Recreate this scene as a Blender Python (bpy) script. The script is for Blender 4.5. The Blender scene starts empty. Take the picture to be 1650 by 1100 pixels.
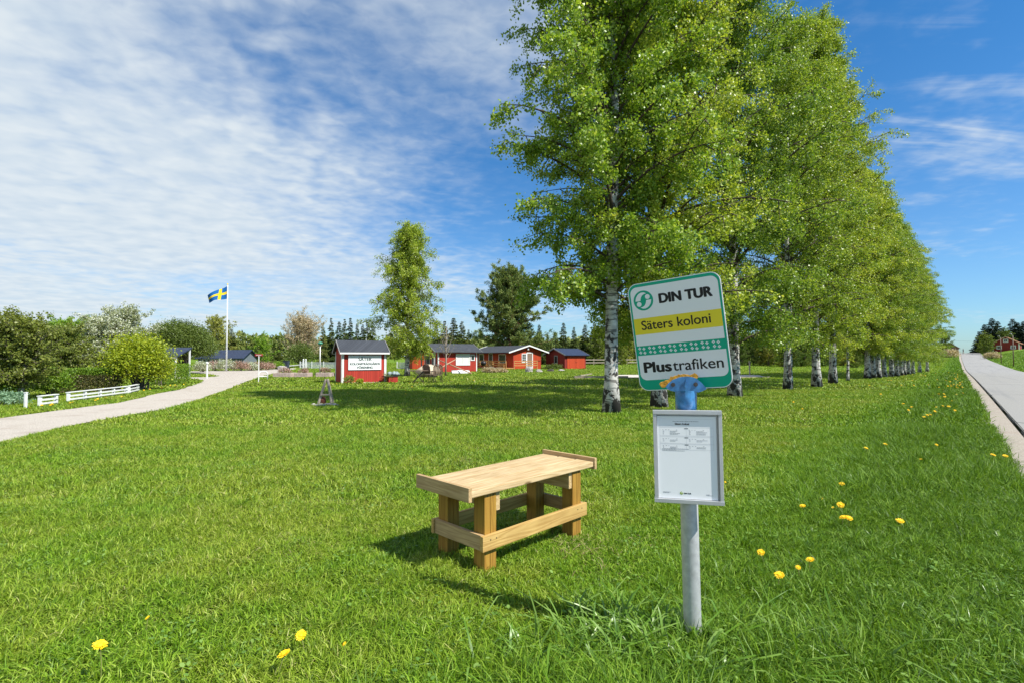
import bpy, bmesh, math, random
import numpy as np
from mathutils import Vector, Matrix, Euler

random.seed(5)
SC = bpy.context.scene
COL = SC.collection
PI = math.pi
rad = math.radians

# ------------------------------------------------------------------ camera
F = 825.0
HC = 1.5
PITCH = math.atan(24 / 825)
cP, sP = math.cos(PITCH), math.sin(PITCH)
cam = bpy.data.cameras.new("camera")
cam.lens = 18.0
cam.sensor_width = 36.0
cam.clip_start = 0.05
cam.clip_end = 6000
camo = bpy.data.objects.new("camera", cam)
COL.objects.link(camo)
camo.location = (0, 0, HC)
camo.rotation_euler = (PI / 2 + PITCH, 0, 0)
SC.camera = camo

# ------------------------------------------------------------------ terrain
AZ = rad(41.0)
DU = (math.sin(AZ), math.cos(AZ))
NV = (math.cos(AZ), -math.sin(AZ))
_u = np.array([-2000, 0, 25, 50, 88, 103, 123, 158, 200, 232, 256, 275, 320, 420, 2000.])
_z = np.array([0, 0, -.04, -.16, -.48, -.55, -.38, .06, .65, 1.75, 2.72, 2.85, 1.5, -3, -8.])
_uu = np.arange(-200, 1200, 1.0)
_zz = np.interp(_uu, _u, _z)
_k = np.hanning(25); _k /= _k.sum()
_zz = np.convolve(np.pad(_zz, 12, mode='edge'), _k, 'valid')


def sstep(a, b, x):
    t = np.clip((np.asarray(x, float) - a) / (b - a), 0, 1)
    return t * t * (3 - 2 * t)


def gz(x, y):
    x = np.asarray(x, float); y = np.asarray(y, float)
    u = x * DU[0] + y * DU[1]
    v = x * NV[0] + y * NV[1]
    zr = np.interp(u, _uu, _zz)
    w = sstep(-48, -12, v)
    z = zr * w
    bank = np.interp(u, [0, 80, 105, 150, 215, 260, 330, 600], [0, 0, .35, 1.3, 2.0, 1.3, 2.0, 7])
    z = z + sstep(7.2, 17, v) * bank
    z = z - .05 * sstep(.9, .2, np.abs(v - .1)) * sstep(-.3, .5, v) * 0
    return z


def G(x, y):
    return float(gz(x, y))


def uv2xy(u, v):
    return (u * DU[0] + v * NV[0], u * DU[1] + v * NV[1])


def ray(px, py):
    cx, cy = (px - 825) / F, (550 - py) / F
    return Vector((cx, cP - cy * sP, sP + cy * cP))


def at(px, py, h=0.0):
    """ground point seen at a photo pixel (h metres above the ground)"""
    r = ray(px, py)
    t0, t = 0.5, 0.5
    while t < 900:
        p = r * t
        if HC + p.z - h <= G(p.x, p.y):
            break
        t0 = t
        t *= 1.03
    for _ in range(40):
        m = (t0 + t) / 2
        p = r * m
        if HC + p.z - h <= G(p.x, p.y):
            t = m
        else:
            t0 = m
    p = r * t
    return Vector((p.x, p.y, G(p.x, p.y)))


def atD(px, py, D):
    r = ray(px, py)
    p = r * (D / r.y)
    return Vector((p.x, p.y, HC + p.z))


def gD(px, D):
    p = atD(px, 574, D)
    return Vector((p.x, p.y, G(p.x, p.y)))


# ------------------------------------------------------------------ materials
def newmat(name):
    m = bpy.data.materials.new(name)
    m.use_nodes = True
    nt = m.node_tree
    b = nt.nodes["Principled BSDF"]
    return m, nt, b


def nd(nt, t, **kw):
    n = nt.nodes.new(t)
    for k, v in kw.items():
        if k.startswith('i_'):
            n.inputs[k[2:].replace('_', ' ')].default_value = v
        else:
            setattr(n, k, v)
    return n


def lk(nt, a, b):
    nt.links.new(a, b)


def coords(nt, scale=(1, 1, 1), kind='Object'):
    tc = nd(nt, 'ShaderNodeTexCoord')
    mp = nd(nt, 'ShaderNodeMapping')
    mp.inputs['Scale'].default_value = scale
    lk(nt, tc.outputs[kind], mp.inputs['Vector'])
    return mp.outputs['Vector']


def noise_n(nt, vec, scale, detail=4, rough=.55, dist=0):
    n = nd(nt, 'ShaderNodeTexNoise')
    n.inputs['Scale'].default_value = scale
    n.inputs['Detail'].default_value = detail
    n.inputs['Roughness'].default_value = rough
    n.inputs['Distortion'].default_value = dist
    if vec is not None:
        lk(nt, vec, n.inputs['Vector'])
    return n.outputs['Fac']


def ramp(nt, fac, stops):
    r = nd(nt, 'ShaderNodeValToRGB')
    els = r.color_ramp.elements
    while len(els) < len(stops):
        els.new(.5)
    for e, (p, c) in zip(els, stops):
        e.position = p
        e.color = (*c, 1) if len(c) == 3 else c
    lk(nt, fac, r.inputs['Fac'])
    return r.outputs['Color']


def mixc(nt, fac, a, b, mode='MIX'):
    m = nd(nt, 'ShaderNodeMix', data_type='RGBA', blend_type=mode)
    for sock, v in ((0, fac), (6, a), (7, b)):
        if hasattr(v, 'is_linked') or hasattr(v, 'links'):
            lk(nt, v, m.inputs[sock])
        else:
            m.inputs[sock].default_value = v if sock == 0 else ((*v, 1) if len(v) == 3 else v)
    return m.outputs[2]


def mth(nt, op, a, b=None, c=None):
    m = nd(nt, 'ShaderNodeMath', operation=op)
    for i, v in enumerate((a, b, c)):
        if v is None:
            continue
        if hasattr(v, 'links'):
            lk(nt, v, m.inputs[i])
        else:
            m.inputs[i].default_value = v
    return m.outputs[0]


def mapr(nt, v, a, b, c=0., d=1., smooth=True):
    m = nd(nt, 'ShaderNodeMapRange')
    m.interpolation_type = 'SMOOTHSTEP' if smooth else 'LINEAR'
    lk(nt, v, m.inputs[0])
    for i, x in enumerate((a, b, c, d)):
        m.inputs[i + 1].default_value = x
    return m.outputs[0]


def bump(nt, b, h, strength=.3, dist=.02):
    n = nd(nt, 'ShaderNodeBump')
    n.inputs['Strength'].default_value = strength
    n.inputs['Distance'].default_value = dist
    lk(nt, h, n.inputs['Height'])
    lk(nt, n.outputs['Normal'], b.inputs['Normal'])


def plain(name, c, rough=.6, metal=0, var=.12, nscale=6, spec=.4, bumpk=0):
    m, nt, b = newmat(name)
    v = coords(nt)
    f = noise_n(nt, v, nscale, 5)
    c0 = tuple(x * (1 - var) for x in c)
    c1 = tuple(min(1, x * (1 + var)) for x in c)
    lk(nt, ramp(nt, f, [(.3, c0), (.7, c1)]), b.inputs['Base Color'])
    b.inputs['Roughness'].default_value = rough
    b.inputs['Metallic'].default_value = metal
    b.inputs['Specular IOR Level'].default_value = spec
    if bumpk:
        bump(nt, b, f, bumpk, .01)
    return m


def wood(name, axis, c0, c1, knots=True, scale=1.0):
    m, nt, b = newmat(name)
    s = [14 * scale] * 3
    s[axis] = .9 * scale
    v = coords(nt, s)
    n1 = noise_n(nt, v, 1.0, 3, .5, .6)
    w = mth(nt, 'FRACT', mth(nt, 'MULTIPLY', n1, 7.0))
    w = mth(nt, 'MULTIPLY', mth(nt, 'ABSOLUTE', mth(nt, 'SUBTRACT', w, .5)), 2.0)
    s2 = [60 * scale] * 3
    s2[axis] = 3 * scale
    fine = noise_n(nt, coords(nt, s2), 1.0, 3)
    f = mth(nt, 'ADD', mth(nt, 'MULTIPLY', w, .6), mth(nt, 'MULTIPLY', fine, .45))
    col = ramp(nt, f, [(.15, c1), (.75, c0)])
    if knots:
        s3 = [9 * scale] * 3
        s3[axis] = 4.0 * scale
        vo = nd(nt, 'ShaderNodeTexVoronoi')
        vo.inputs['Scale'].default_value = .55
        lk(nt, coords(nt, s3), vo.inputs['Vector'])
        k = mapr(nt, vo.outputs['Distance'], .05, .13, 1, 0)
        col = mixc(nt, k, col, tuple(x * .35 for x in c1))
    bl = noise_n(nt, coords(nt), 3.0 * scale, 3)
    col = mixc(nt, mapr(nt, bl, .35, .7, 0, .35), col, tuple(x * .8 for x in c1))
    g = nd(nt, 'ShaderNodeNewGeometry')
    hs = nd(nt, 'ShaderNodeHueSaturation')
    lk(nt, mapr(nt, g.outputs['Random Per Island'], 0, 1, .84, 1.10, False), hs.inputs['Value'])
    lk(nt, col, hs.inputs['Color'])
    col = hs.outputs['Color']
    lk(nt, col, b.inputs['Base Color'])
    b.inputs['Roughness'].default_value = .65
    b.inputs['Specular IOR Level'].default_value = .3
    bump(nt, b, f, .25, .003)
    return m


def boards(name, c, period=.12, rough=.75, horiz=False, var=.2):
    """painted wooden cladding: vertical boards with battens"""
    m, nt, b = newmat(name)
    tc = nd(nt, 'ShaderNodeTexCoord')
    sx = nd(nt, 'ShaderNodeSeparateXYZ')
    lk(nt, tc.outputs['Object'], sx.inputs[0])
    t = sx.outputs['Z'] if horiz else mth(nt, 'ADD', sx.outputs['X'], sx.outputs['Y'])
    t = mth(nt, 'DIVIDE', t, period)
    fr = mth(nt, 'FRACT', t)
    cell = mth(nt, 'FLOOR', t)
    wn = nd(nt, 'ShaderNodeTexWhiteNoise', noise_dimensions='1D')
    lk(nt, cell, wn.inputs['W'])
    tri = mth(nt, 'ABSOLUTE', mth(nt, 'SUBTRACT', fr, .5))
    gap = mapr(nt, tri, .44, .485, 0, 1)
    n = noise_n(nt, coords(nt, (3, 3, .6)), 3, 5)
    f = mth(nt, 'ADD', mth(nt, 'MULTIPLY', wn.outputs['Value'], .5), mth(nt, 'MULTIPLY', n, .6))
    col = ramp(nt, f, [(.1, tuple(x * (1 - var) for x in c)), (.9, tuple(x * (1 + var) for x in c))])
    col = mixc(nt, gap, col, tuple(x * .3 for x in c))
    lk(nt, col, b.inputs['Base Color'])
    b.inputs['Roughness'].default_value = rough
    b.inputs['Specular IOR Level'].default_value = .25
    inv = mth(nt, 'SUBTRACT', 1, gap)
    bump(nt, b, inv, .6, .012)
    return m


def leafmat(name, cols, trans=.35, rough=.45, spec=.35, objvar=.0):
    m, nt, b = newmat(name)
    g = nd(nt, 'ShaderNodeNewGeometry')
    n = noise_n(nt, coords(nt), .9, 2)
    f = mth(nt, 'ADD', mth(nt, 'MULTIPLY', g.outputs['Random Per Island'], .7), mth(nt, 'MULTIPLY', n, .35))
    cols = [tuple(min(.8, x * 1.75) for x in c) for c in cols]
    k = len(cols)
    col = ramp(nt, f, [(.08 + .88 * i / max(1, k - 1), c) for i, c in enumerate(cols)])
    if objvar:
        oi = nd(nt, 'ShaderNodeObjectInfo')
        hs = nd(nt, 'ShaderNodeHueSaturation')
        lk(nt, mapr(nt, oi.outputs['Random'], 0, 1, .5 - objvar * .25, .5 + objvar * .12, False), hs.inputs['Hue'])
        lk(nt, mapr(nt, oi.outputs['Random'], 0, 1, 1 + objvar * 2, 1 - objvar * 2, False), hs.inputs['Value'])
        lk(nt, col, hs.inputs['Color'])
        col = hs.outputs['Color']
    lk(nt, col, b.inputs['Base Color'])
    b.inputs['Roughness'].default_value = rough
    b.inputs['Specular IOR Level'].default_value = spec
    out = nt.nodes['Material Output']
    if trans > 0:
        t = nd(nt, 'ShaderNodeBsdfTranslucent')
        tcol = mixc(nt, 1.0, col, (1.25, 1.2, .55), 'MULTIPLY')
        lk(nt, tcol, t.inputs['Color'])
        mx = nd(nt, 'ShaderNodeMixShader')
        mx.inputs[0].default_value = trans
        lk(nt, b.outputs[0], mx.inputs[1])
        lk(nt, t.outputs[0], mx.inputs[2])
        lk(nt, mx.outputs[0], out.inputs['Surface'])
    return m


def bark_birch():
    m, nt, b = newmat('birch_bark')
    band = noise_n(nt, coords(nt, (2.2, 2.2, 12)), 1.5, 3, .55)
    patch = noise_n(nt, coords(nt, (4, 4, 3)), 1.1, 5, .62, .25)
    sx = nd(nt, 'ShaderNodeSeparateXYZ')
    tc = nd(nt, 'ShaderNodeTexCoord')
    lk(nt, tc.outputs['Object'], sx.inputs[0])
    low = mapr(nt, sx.outputs['Z'], 0.0, .9, .09, .0)
    d1 = mapr(nt, band, .53, .61, 0, 1)
    d2 = mapr(nt, mth(nt, 'ADD', patch, low), .525, .575, 0, 1)
    base = ramp(nt, noise_n(nt, coords(nt), 5, 4), [(.3, (.34, .32, .28)), (.7, (.64, .62, .58))])
    col = mixc(nt, mth(nt, 'MAXIMUM', mth(nt, 'MULTIPLY', d1, .75), d2), base, (.035, .030, .026))
    lk(nt, col, b.inputs['Base Color'])
    b.inputs['Roughness'].default_value = .8
    bump(nt, b, mth(nt, 'SUBTRACT', 1, d2), .7, .03)
    return m


def bark(name, c0, c1):
    m, nt, b = newmat(name)
    f = noise_n(nt, coords(nt, (6, 6, 1.5)), 2.5, 6, .65, .4)
    lk(nt, ramp(nt, f, [(.3, c0), (.7, c1)]), b.inputs['Base Color'])
    b.inputs['Roughness'].default_value = .9
    bump(nt, b, f, .8, .03)
    return m


M = {}
M['seat'] = wood('pale_pine_wood', 0, (.58, .44, .25), (.40, .265, .12))
M['rail_x'] = wood('pine_rail_wood', 0, (.55, .37, .13), (.36, .21, .06))
M['end_y'] = wood('pine_end_wood', 1, (.50, .35, .18), (.34, .22, .10))
M['leg_z'] = wood('treated_leg_wood', 2, (.38, .215, .035), (.25, .125, .018), False)
M['apron'] = wood('pine_apron_wood', 1, (.55, .40, .2), (.38, .25, .11), False)
M['greywood'] = wood('weathered_grey_wood', 2, (.42, .36, .29), (.24, .20, .15), False)
M['orangewood'] = wood('fresh_deck_wood', 0, (.50, .27, .10), (.36, .17, .05), False)
M['polewood'] = wood('pole_wood', 2, (.48, .32, .20), (.33, .19, .11), False)
M['galv'] = plain('galvanised_steel', (.47, .48, .485), .45, .35, .14, 30, .5, .05)
M['alu'] = plain('anodised_aluminium', (.55, .56, .57), .45, .55, .05, 20)
M['white'] = plain('white_paint', (.74, .74, .72), .5, 0, .06, 5)
M['whitewood'] = plain('white_painted_wood', (.72, .73, .71), .55, 0, .08, 8)
M['signwhite'] = plain('white_sign_film', (.80, .82, .83), .35, 0, .02, 3)
M['paper'] = plain('white_paper', (.82, .83, .84), .55, 0, .02, 3)
M['signgreen'] = plain('green_sign_film', (.0, .36, .22), .35, 0, .06, 4)
M['signyellow'] = plain('yellow_sign_film', (.80, .66, .035), .35, 0, .04, 4)
M['black'] = plain('black_print', (.012, .012, .014), .45, 0, .1)
M['greyprint'] = plain('grey_print', (.28, .28, .29), .5, 0, .1)
M['bluepaint'] = plain('chipped_blue_paint', (.045, .19, .42), .32, 0, .38, 28, .55, .05)
M['orangepaint'] = plain('peeling_orange_paint', (.52, .25, .02), .6, 0, .45, 60, .4, .4)
M['steel'] = plain('bolt_steel', (.10, .09, .085), .4, .6, .3, 50)
M['red'] = boards('falu_red_boards', (.38, .040, .026), .125)
M['redbright'] = boards('orange_red_boards', (.41, .052, .016), .13)
M['reddark'] = boards('dark_red_boards', (.22, .028, .022), .13)
M['roofdark'] = plain('dark_felt_roof', (.045, .05, .058), .75, 0, .25, 3, .3, .2)
M['rooftin'] = boards('ribbed_dark_metal_roof', (.05, .055, .065), .18, .45)
M['roofblue'] = plain('blue_black_roof', (.020, .030, .060), .55, 0, .2, 3)
M['greywall'] = boards('grey_blue_boards', (.16, .19, .21), .15)
M['glass'] = plain('window_glass', (.03, .035, .04), .08, 0, .3, 2, .8)
M['curtain'] = plain('pale_window_blind', (.66, .67, .64), .4, 0, .06, 2, .6)
M['greypaint'] = plain('grey_painted_wood', (.30, .29, .29), .6, 0, .1)
M['door'] = plain('brown_door', (.22, .15, .11), .6, 0, .15)
M['lampgreen'] = plain('green_lamp_glass', (.05, .22, .14), .3, 0, .1)
M['signred'] = plain('red_sign_paint', (.36, .03, .03), .45, 0, .1)
M['stone'] = plain('grey_granite', (.33, .31, .29), .85, 0, .35, 8, .3, .5)
M['pinkstone'] = plain('pinkish_planter_stone', (.42, .33, .29), .85, 0, .25, 8, .3, .4)
M['darkmetal'] = plain('dark_furniture_metal', (.045, .035, .03), .5, .2, .2)
M['slatbrown'] = plain('brown_slats', (.15, .10, .07), .6, 0, .25, 9)
M['beige'] = plain('beige_canvas', (.50, .41, .30), .8, 0, .15)
M['tarp'] = plain('grey_green_tarpaulin', (.22, .28, .28), .5, 0, .3, 12)
M['skin'] = plain('skin', (.50, .30, .22), .6)
M['darkcloth'] = plain('dark_cloth', (.03, .03, .045), .8)
M['palecloth'] = plain('pale_trousers', (.40, .30, .26), .8)
M['flagblue'] = plain('flag_blue', (.0, .11, .36), .75, 0, .06, 2)
M['flagyellow'] = plain('flag_yellow', (.85, .58, .01), .75, 0, .05, 2)
M['dand'] = plain('dandelion_yellow', (.88, .58, .008), .6, 0, .12, 90)
M['dandstem'] = plain('dandelion_stem', (.20, .22, .06), .6, 0, .2, 30)
M['wire'] = plain('power_wire', (.05, .05, .05), .5)
M['birchbark'] = bark_birch()
M['twig'] = bark('birch_twig_bark', (.035, .024, .018), (.11, .08, .06))
M['greybark'] = bark('grey_bark', (.07, .055, .045), (.20, .17, .14))
M['pinebark'] = bark('pine_bark', (.07, .04, .025), (.24, .12, .06))
M['palebark'] = bark('pale_bark', (.22, .18, .14), (.40, .35, .29))
M['birchleaf'] = leafmat('birch_leaf', [(.038, .080, .010), (.100, .172, .014), (.165, .240, .024), (.27, .31, .075)], .42, .42, .45)
M['birchleaf2'] = leafmat('birch_leaf_yellowish', [(.042, .084, .010), (.108, .176, .015), (.175, .243, .026), (.275, .315, .078)], .42, .42, .45, .10)
M['appleleaf'] = leafmat('apple_leaf', [(.055, .080, .014), (.105, .13, .022), (.17, .185, .04)], .38)
M['blossom'] = leafmat('apple_blossom_mix', [(.075, .095, .03), (.12, .14, .055), (.30, .32, .22), (.62, .62, .54)], .25)
M['brightleaf'] = leafmat('bright_spring_leaf', [(.06, .12, .010), (.11, .19, .015), (.17, .24, .02)], .35)
M['limeleaf'] = leafmat('lime_yellow_leaf', [(.085, .13, .008), (.16, .20, .010), (.25, .27, .016)], .35)
M['willowleaf'] = leafmat('willow_leaf', [(.035, .058, .010), (.066, .095, .016), (.105, .135, .026)], .3)
M['hedgeleaf'] = leafmat('hedge_leaf', [(.04, .085, .008), (.085, .15, .012), (.13, .19, .016)], .3)
M['hedgebrown'] = leafmat('hedge_brown_twig_leaf', [(.03, .035, .012), (.07, .075, .02), (.12, .09, .04)], .2)
M['yellowleaf'] = leafmat('yellow_olive_leaf', [(.09, .10, .02), (.16, .17, .03), (.22, .21, .045)], .3)
M['pinkbush'] = leafmat('pinkish_budding_twig', [(.12, .11, .05), (.26, .21, .13), (.42, .34, .24)], .25)
M['pinkflower'] = leafmat('pinkish_shrub', [(.10, .08, .05), (.20, .13, .10), (.34, .22, .18)], .25)
M['whiteflower'] = leafmat('white_blossom_shrub', [(.09, .12, .04), (.24, .26, .16), (.55, .56, .48)], .25)
M['spruce'] = leafmat('spruce_needle', [(.022, .042, .012), (.050, .078, .018), (.092, .115, .026)], .12, .6, .2, .15)
M['spruceblue'] = leafmat('dark_blue_spruce_needle', [(.008, .018, .012), (.018, .032, .020), (.030, .045, .026)], .1, .6, .2)
M['pine'] = leafmat('pine_needle', [(.042, .070, .024), (.10, .135, .038), (.175, .20, .055)], .2, .6, .2)
M['mixleaf'] = leafmat('woodland_leaf', [(.035, .065, .010), (.075, .12, .016), (.12, .16, .022)], .3, .5, .3, .3)
M['plantleaf'] = leafmat('garden_plant_leaf', [(.04, .08, .01), (.09, .15, .02), (.14, .18, .03)], .3)


def grassmat():
    m, nt, b = newmat('grass_blade')
    g = nd(nt, 'ShaderNodeNewGeometry')
    big = noise_n(nt, coords(nt), .55, 4, .6)
    mid = noise_n(nt, coords(nt), 2.6, 3, .6)
    r = g.outputs['Random Per Island']
    lush = ramp(nt, r, [(.0, (.045, .11, .005)), (.45, (.142, .28, .010)), (.8, (.225, .375, .020)), (1., (.34, .46, .06))])
    dry = ramp(nt, r, [(.0, (.09, .15, .008)), (.45, (.232, .335, .019)), (.85, (.34, .42, .05)), (.965, (.44, .47, .11)), (1., (.55, .47, .24))])
    sx = nd(nt, 'ShaderNodeSeparateXYZ')
    tc = nd(nt, 'ShaderNodeTexCoord')
    lk(nt, tc.outputs['Object'], sx.inputs[0])
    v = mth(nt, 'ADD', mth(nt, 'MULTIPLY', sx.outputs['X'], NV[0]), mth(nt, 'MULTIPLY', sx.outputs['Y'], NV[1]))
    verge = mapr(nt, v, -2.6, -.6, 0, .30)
    f = mth(nt, 'ADD', mth(nt, 'MULTIPLY', big, .75), mth(nt, 'MULTIPLY', mid, .35))
    f = mth(nt, 'SUBTRACT', f, verge)
    col = mixc(nt, mapr(nt, f, .42, .64, 0, 1), lush, dry)
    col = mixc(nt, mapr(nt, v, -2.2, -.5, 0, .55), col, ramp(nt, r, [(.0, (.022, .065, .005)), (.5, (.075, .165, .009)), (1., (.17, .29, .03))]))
    lk(nt, col, b.inputs['Base Color'])
    b.inputs['Roughness'].default_value = .5
    b.inputs['Specular IOR Level'].default_value = .3
    t = nd(nt, 'ShaderNodeBsdfTranslucent')
    lk(nt, mixc(nt, 1.0, col, (1.2, 1.15, .5), 'MULTIPLY'), t.inputs['Color'])
    mx = nd(nt, 'ShaderNodeMixShader')
    mx.inputs[0].default_value = .28
    lk(nt, b.outputs[0], mx.inputs[1])
    lk(nt, t.outputs[0], mx.inputs[2])
    lk(nt, mx.outputs[0], nt.nodes['Material Output'].inputs['Surface'])
    return m


def groundmat():
    m, nt, b = newmat('lawn_ground')
    big = noise_n(nt, coords(nt), .55, 4, .6)
    far = noise_n(nt, coords(nt), .05, 4, .6)
    fine = noise_n(nt, coords(nt), 14, 5, .7)
    f = mth(nt, 'ADD', mth(nt, 'MULTIPLY', big, .5), mth(nt, 'MULTIPLY', fine, .5))
    col = ramp(nt, f, [(.25, (.060, .120, .010)), (.5, (.115, .195, .016)), (.75, (.18, .24, .03))])
    col = mixc(nt, mapr(nt, far, .5, .75, 0, .5), col, (.18, .21, .045))
    mid = noise_n(nt, coords(nt), 1.7, 5, .65)
    col = mixc(nt, mapr(nt, mid, .45, .7, 0, .4), col, (.07, .14, .012))
    # soil and thatch between the blades of the lawn; a plain sward colour out in the fields
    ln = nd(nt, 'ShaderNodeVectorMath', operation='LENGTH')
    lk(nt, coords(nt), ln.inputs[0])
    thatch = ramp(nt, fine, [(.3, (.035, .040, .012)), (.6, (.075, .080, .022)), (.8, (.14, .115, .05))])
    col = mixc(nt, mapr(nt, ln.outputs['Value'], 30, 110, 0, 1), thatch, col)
    lk(nt, col, b.inputs['Base Color'])
    b.inputs['Roughness'].default_value = .95
    b.inputs['Specular IOR Level'].default_value = .1
    bump(nt, b, fine, .8, .05)
    return m


def gravelmat(name, c0, c1, sc=1.0, stain=(.30, .25, .22)):
    m, nt, b = newmat(name)
    v = coords(nt)
    fine = noise_n(nt, v, 55 * sc, 6, .75)
    mid = noise_n(nt, v, 1.1, 4, .6)
    vo = nd(nt, 'ShaderNodeTexVoronoi')
    vo.inputs['Scale'].default_value = 60 * sc
    lk(nt, v, vo.inputs['Vector'])
    f = mth(nt, 'ADD', mth(nt, 'MULTIPLY', fine, .65), mth(nt, 'MULTIPLY', vo.outputs['Distance'], .5))
    col = ramp(nt, f, [(.3, c0), (.7, c1)])
    col = mixc(nt, mapr(nt, mid, .5, .75, 0, .55), col, stain)
    lk(nt, col, b.inputs['Base Color'])
    b.inputs['Roughness'].default_value = .95
    b.inputs['Specular IOR Level'].default_value = .15
    bump(nt, b, f, .7, .02)
    return m


def asphaltmat():
    m, nt, b = newmat('pale_asphalt')
    v = coords(nt)
    fine = noise_n(nt, v, 70, 6, .75)
    uvs = nd(nt, 'ShaderNodeMapping')
    uvs.inputs['Rotation'].default_value = (0, 0, rad(41))
    tc = nd(nt, 'ShaderNodeTexCoord')
    lk(nt, tc.outputs['Object'], uvs.inputs['Vector'])
    sc = nd(nt, 'ShaderNodeMapping')
    sc.inputs['Scale'].default_value = (1.6, .05, 1)
    lk(nt, uvs.outputs['Vector'], sc.inputs['Vector'])
    tracks = noise_n(nt, sc.outputs['Vector'], 1.0, 4, .6)
    blot = noise_n(nt, v, .25, 5, .6)
    col = ramp(nt, fine, [(.3, (.215, .210, .200)), (.7, (.335, .327, .312))])
    col = mixc(nt, mapr(nt, tracks, .52, .72, 0, .45), col, (.20, .20, .205))
    col = mixc(nt, mapr(nt, blot, .58, .75, 0, .4), col, (.19, .19, .195))
    crk = nd(nt, 'ShaderNodeTexVoronoi', feature='DISTANCE_TO_EDGE')
    crk.inputs['Scale'].default_value = .10
    dv = nd(nt, 'ShaderNodeMix', data_type='VECTOR')
    dv.inputs[0].default_value = .12
    nn = nd(nt, 'ShaderNodeTexNoise')
    nn.inputs['Scale'].default_value = .8
    lk(nt, v, dv.inputs[4])
    lk(nt, nn.outputs['Color'], dv.inputs[5])
    lk(nt, dv.outputs[1], crk.inputs['Vector'])
    col = mixc(nt, mapr(nt, crk.outputs['Distance'], .002, .006, .6, 0), col, (.07, .07, .07))
    lk(nt, col, b.inputs['Base Color'])
    b.inputs['Roughness'].default_value = .95
    b.inputs['Specular IOR Level'].default_value = .08
    bump(nt, b, fine, .5, .006)
    return m


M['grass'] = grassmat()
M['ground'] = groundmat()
M['gravel'] = gravelmat('pale_gravel', (.27, .24, .205), (.46, .415, .36), .6, (.27, .215, .175))
M['sand'] = gravelmat('court_sand', (.36, .32, .28), (.55, .50, .45), .5)
M['shoulder'] = gravelmat('shoulder_gravel', (.20, .175, .145), (.38, .335, .285), .7, (.27, .21, .165))
M['asphalt'] = asphaltmat()
M['tar'] = plain('black_asphalt_edge', (.02, .02, .02), .8, 0, .3, 30)


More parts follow.
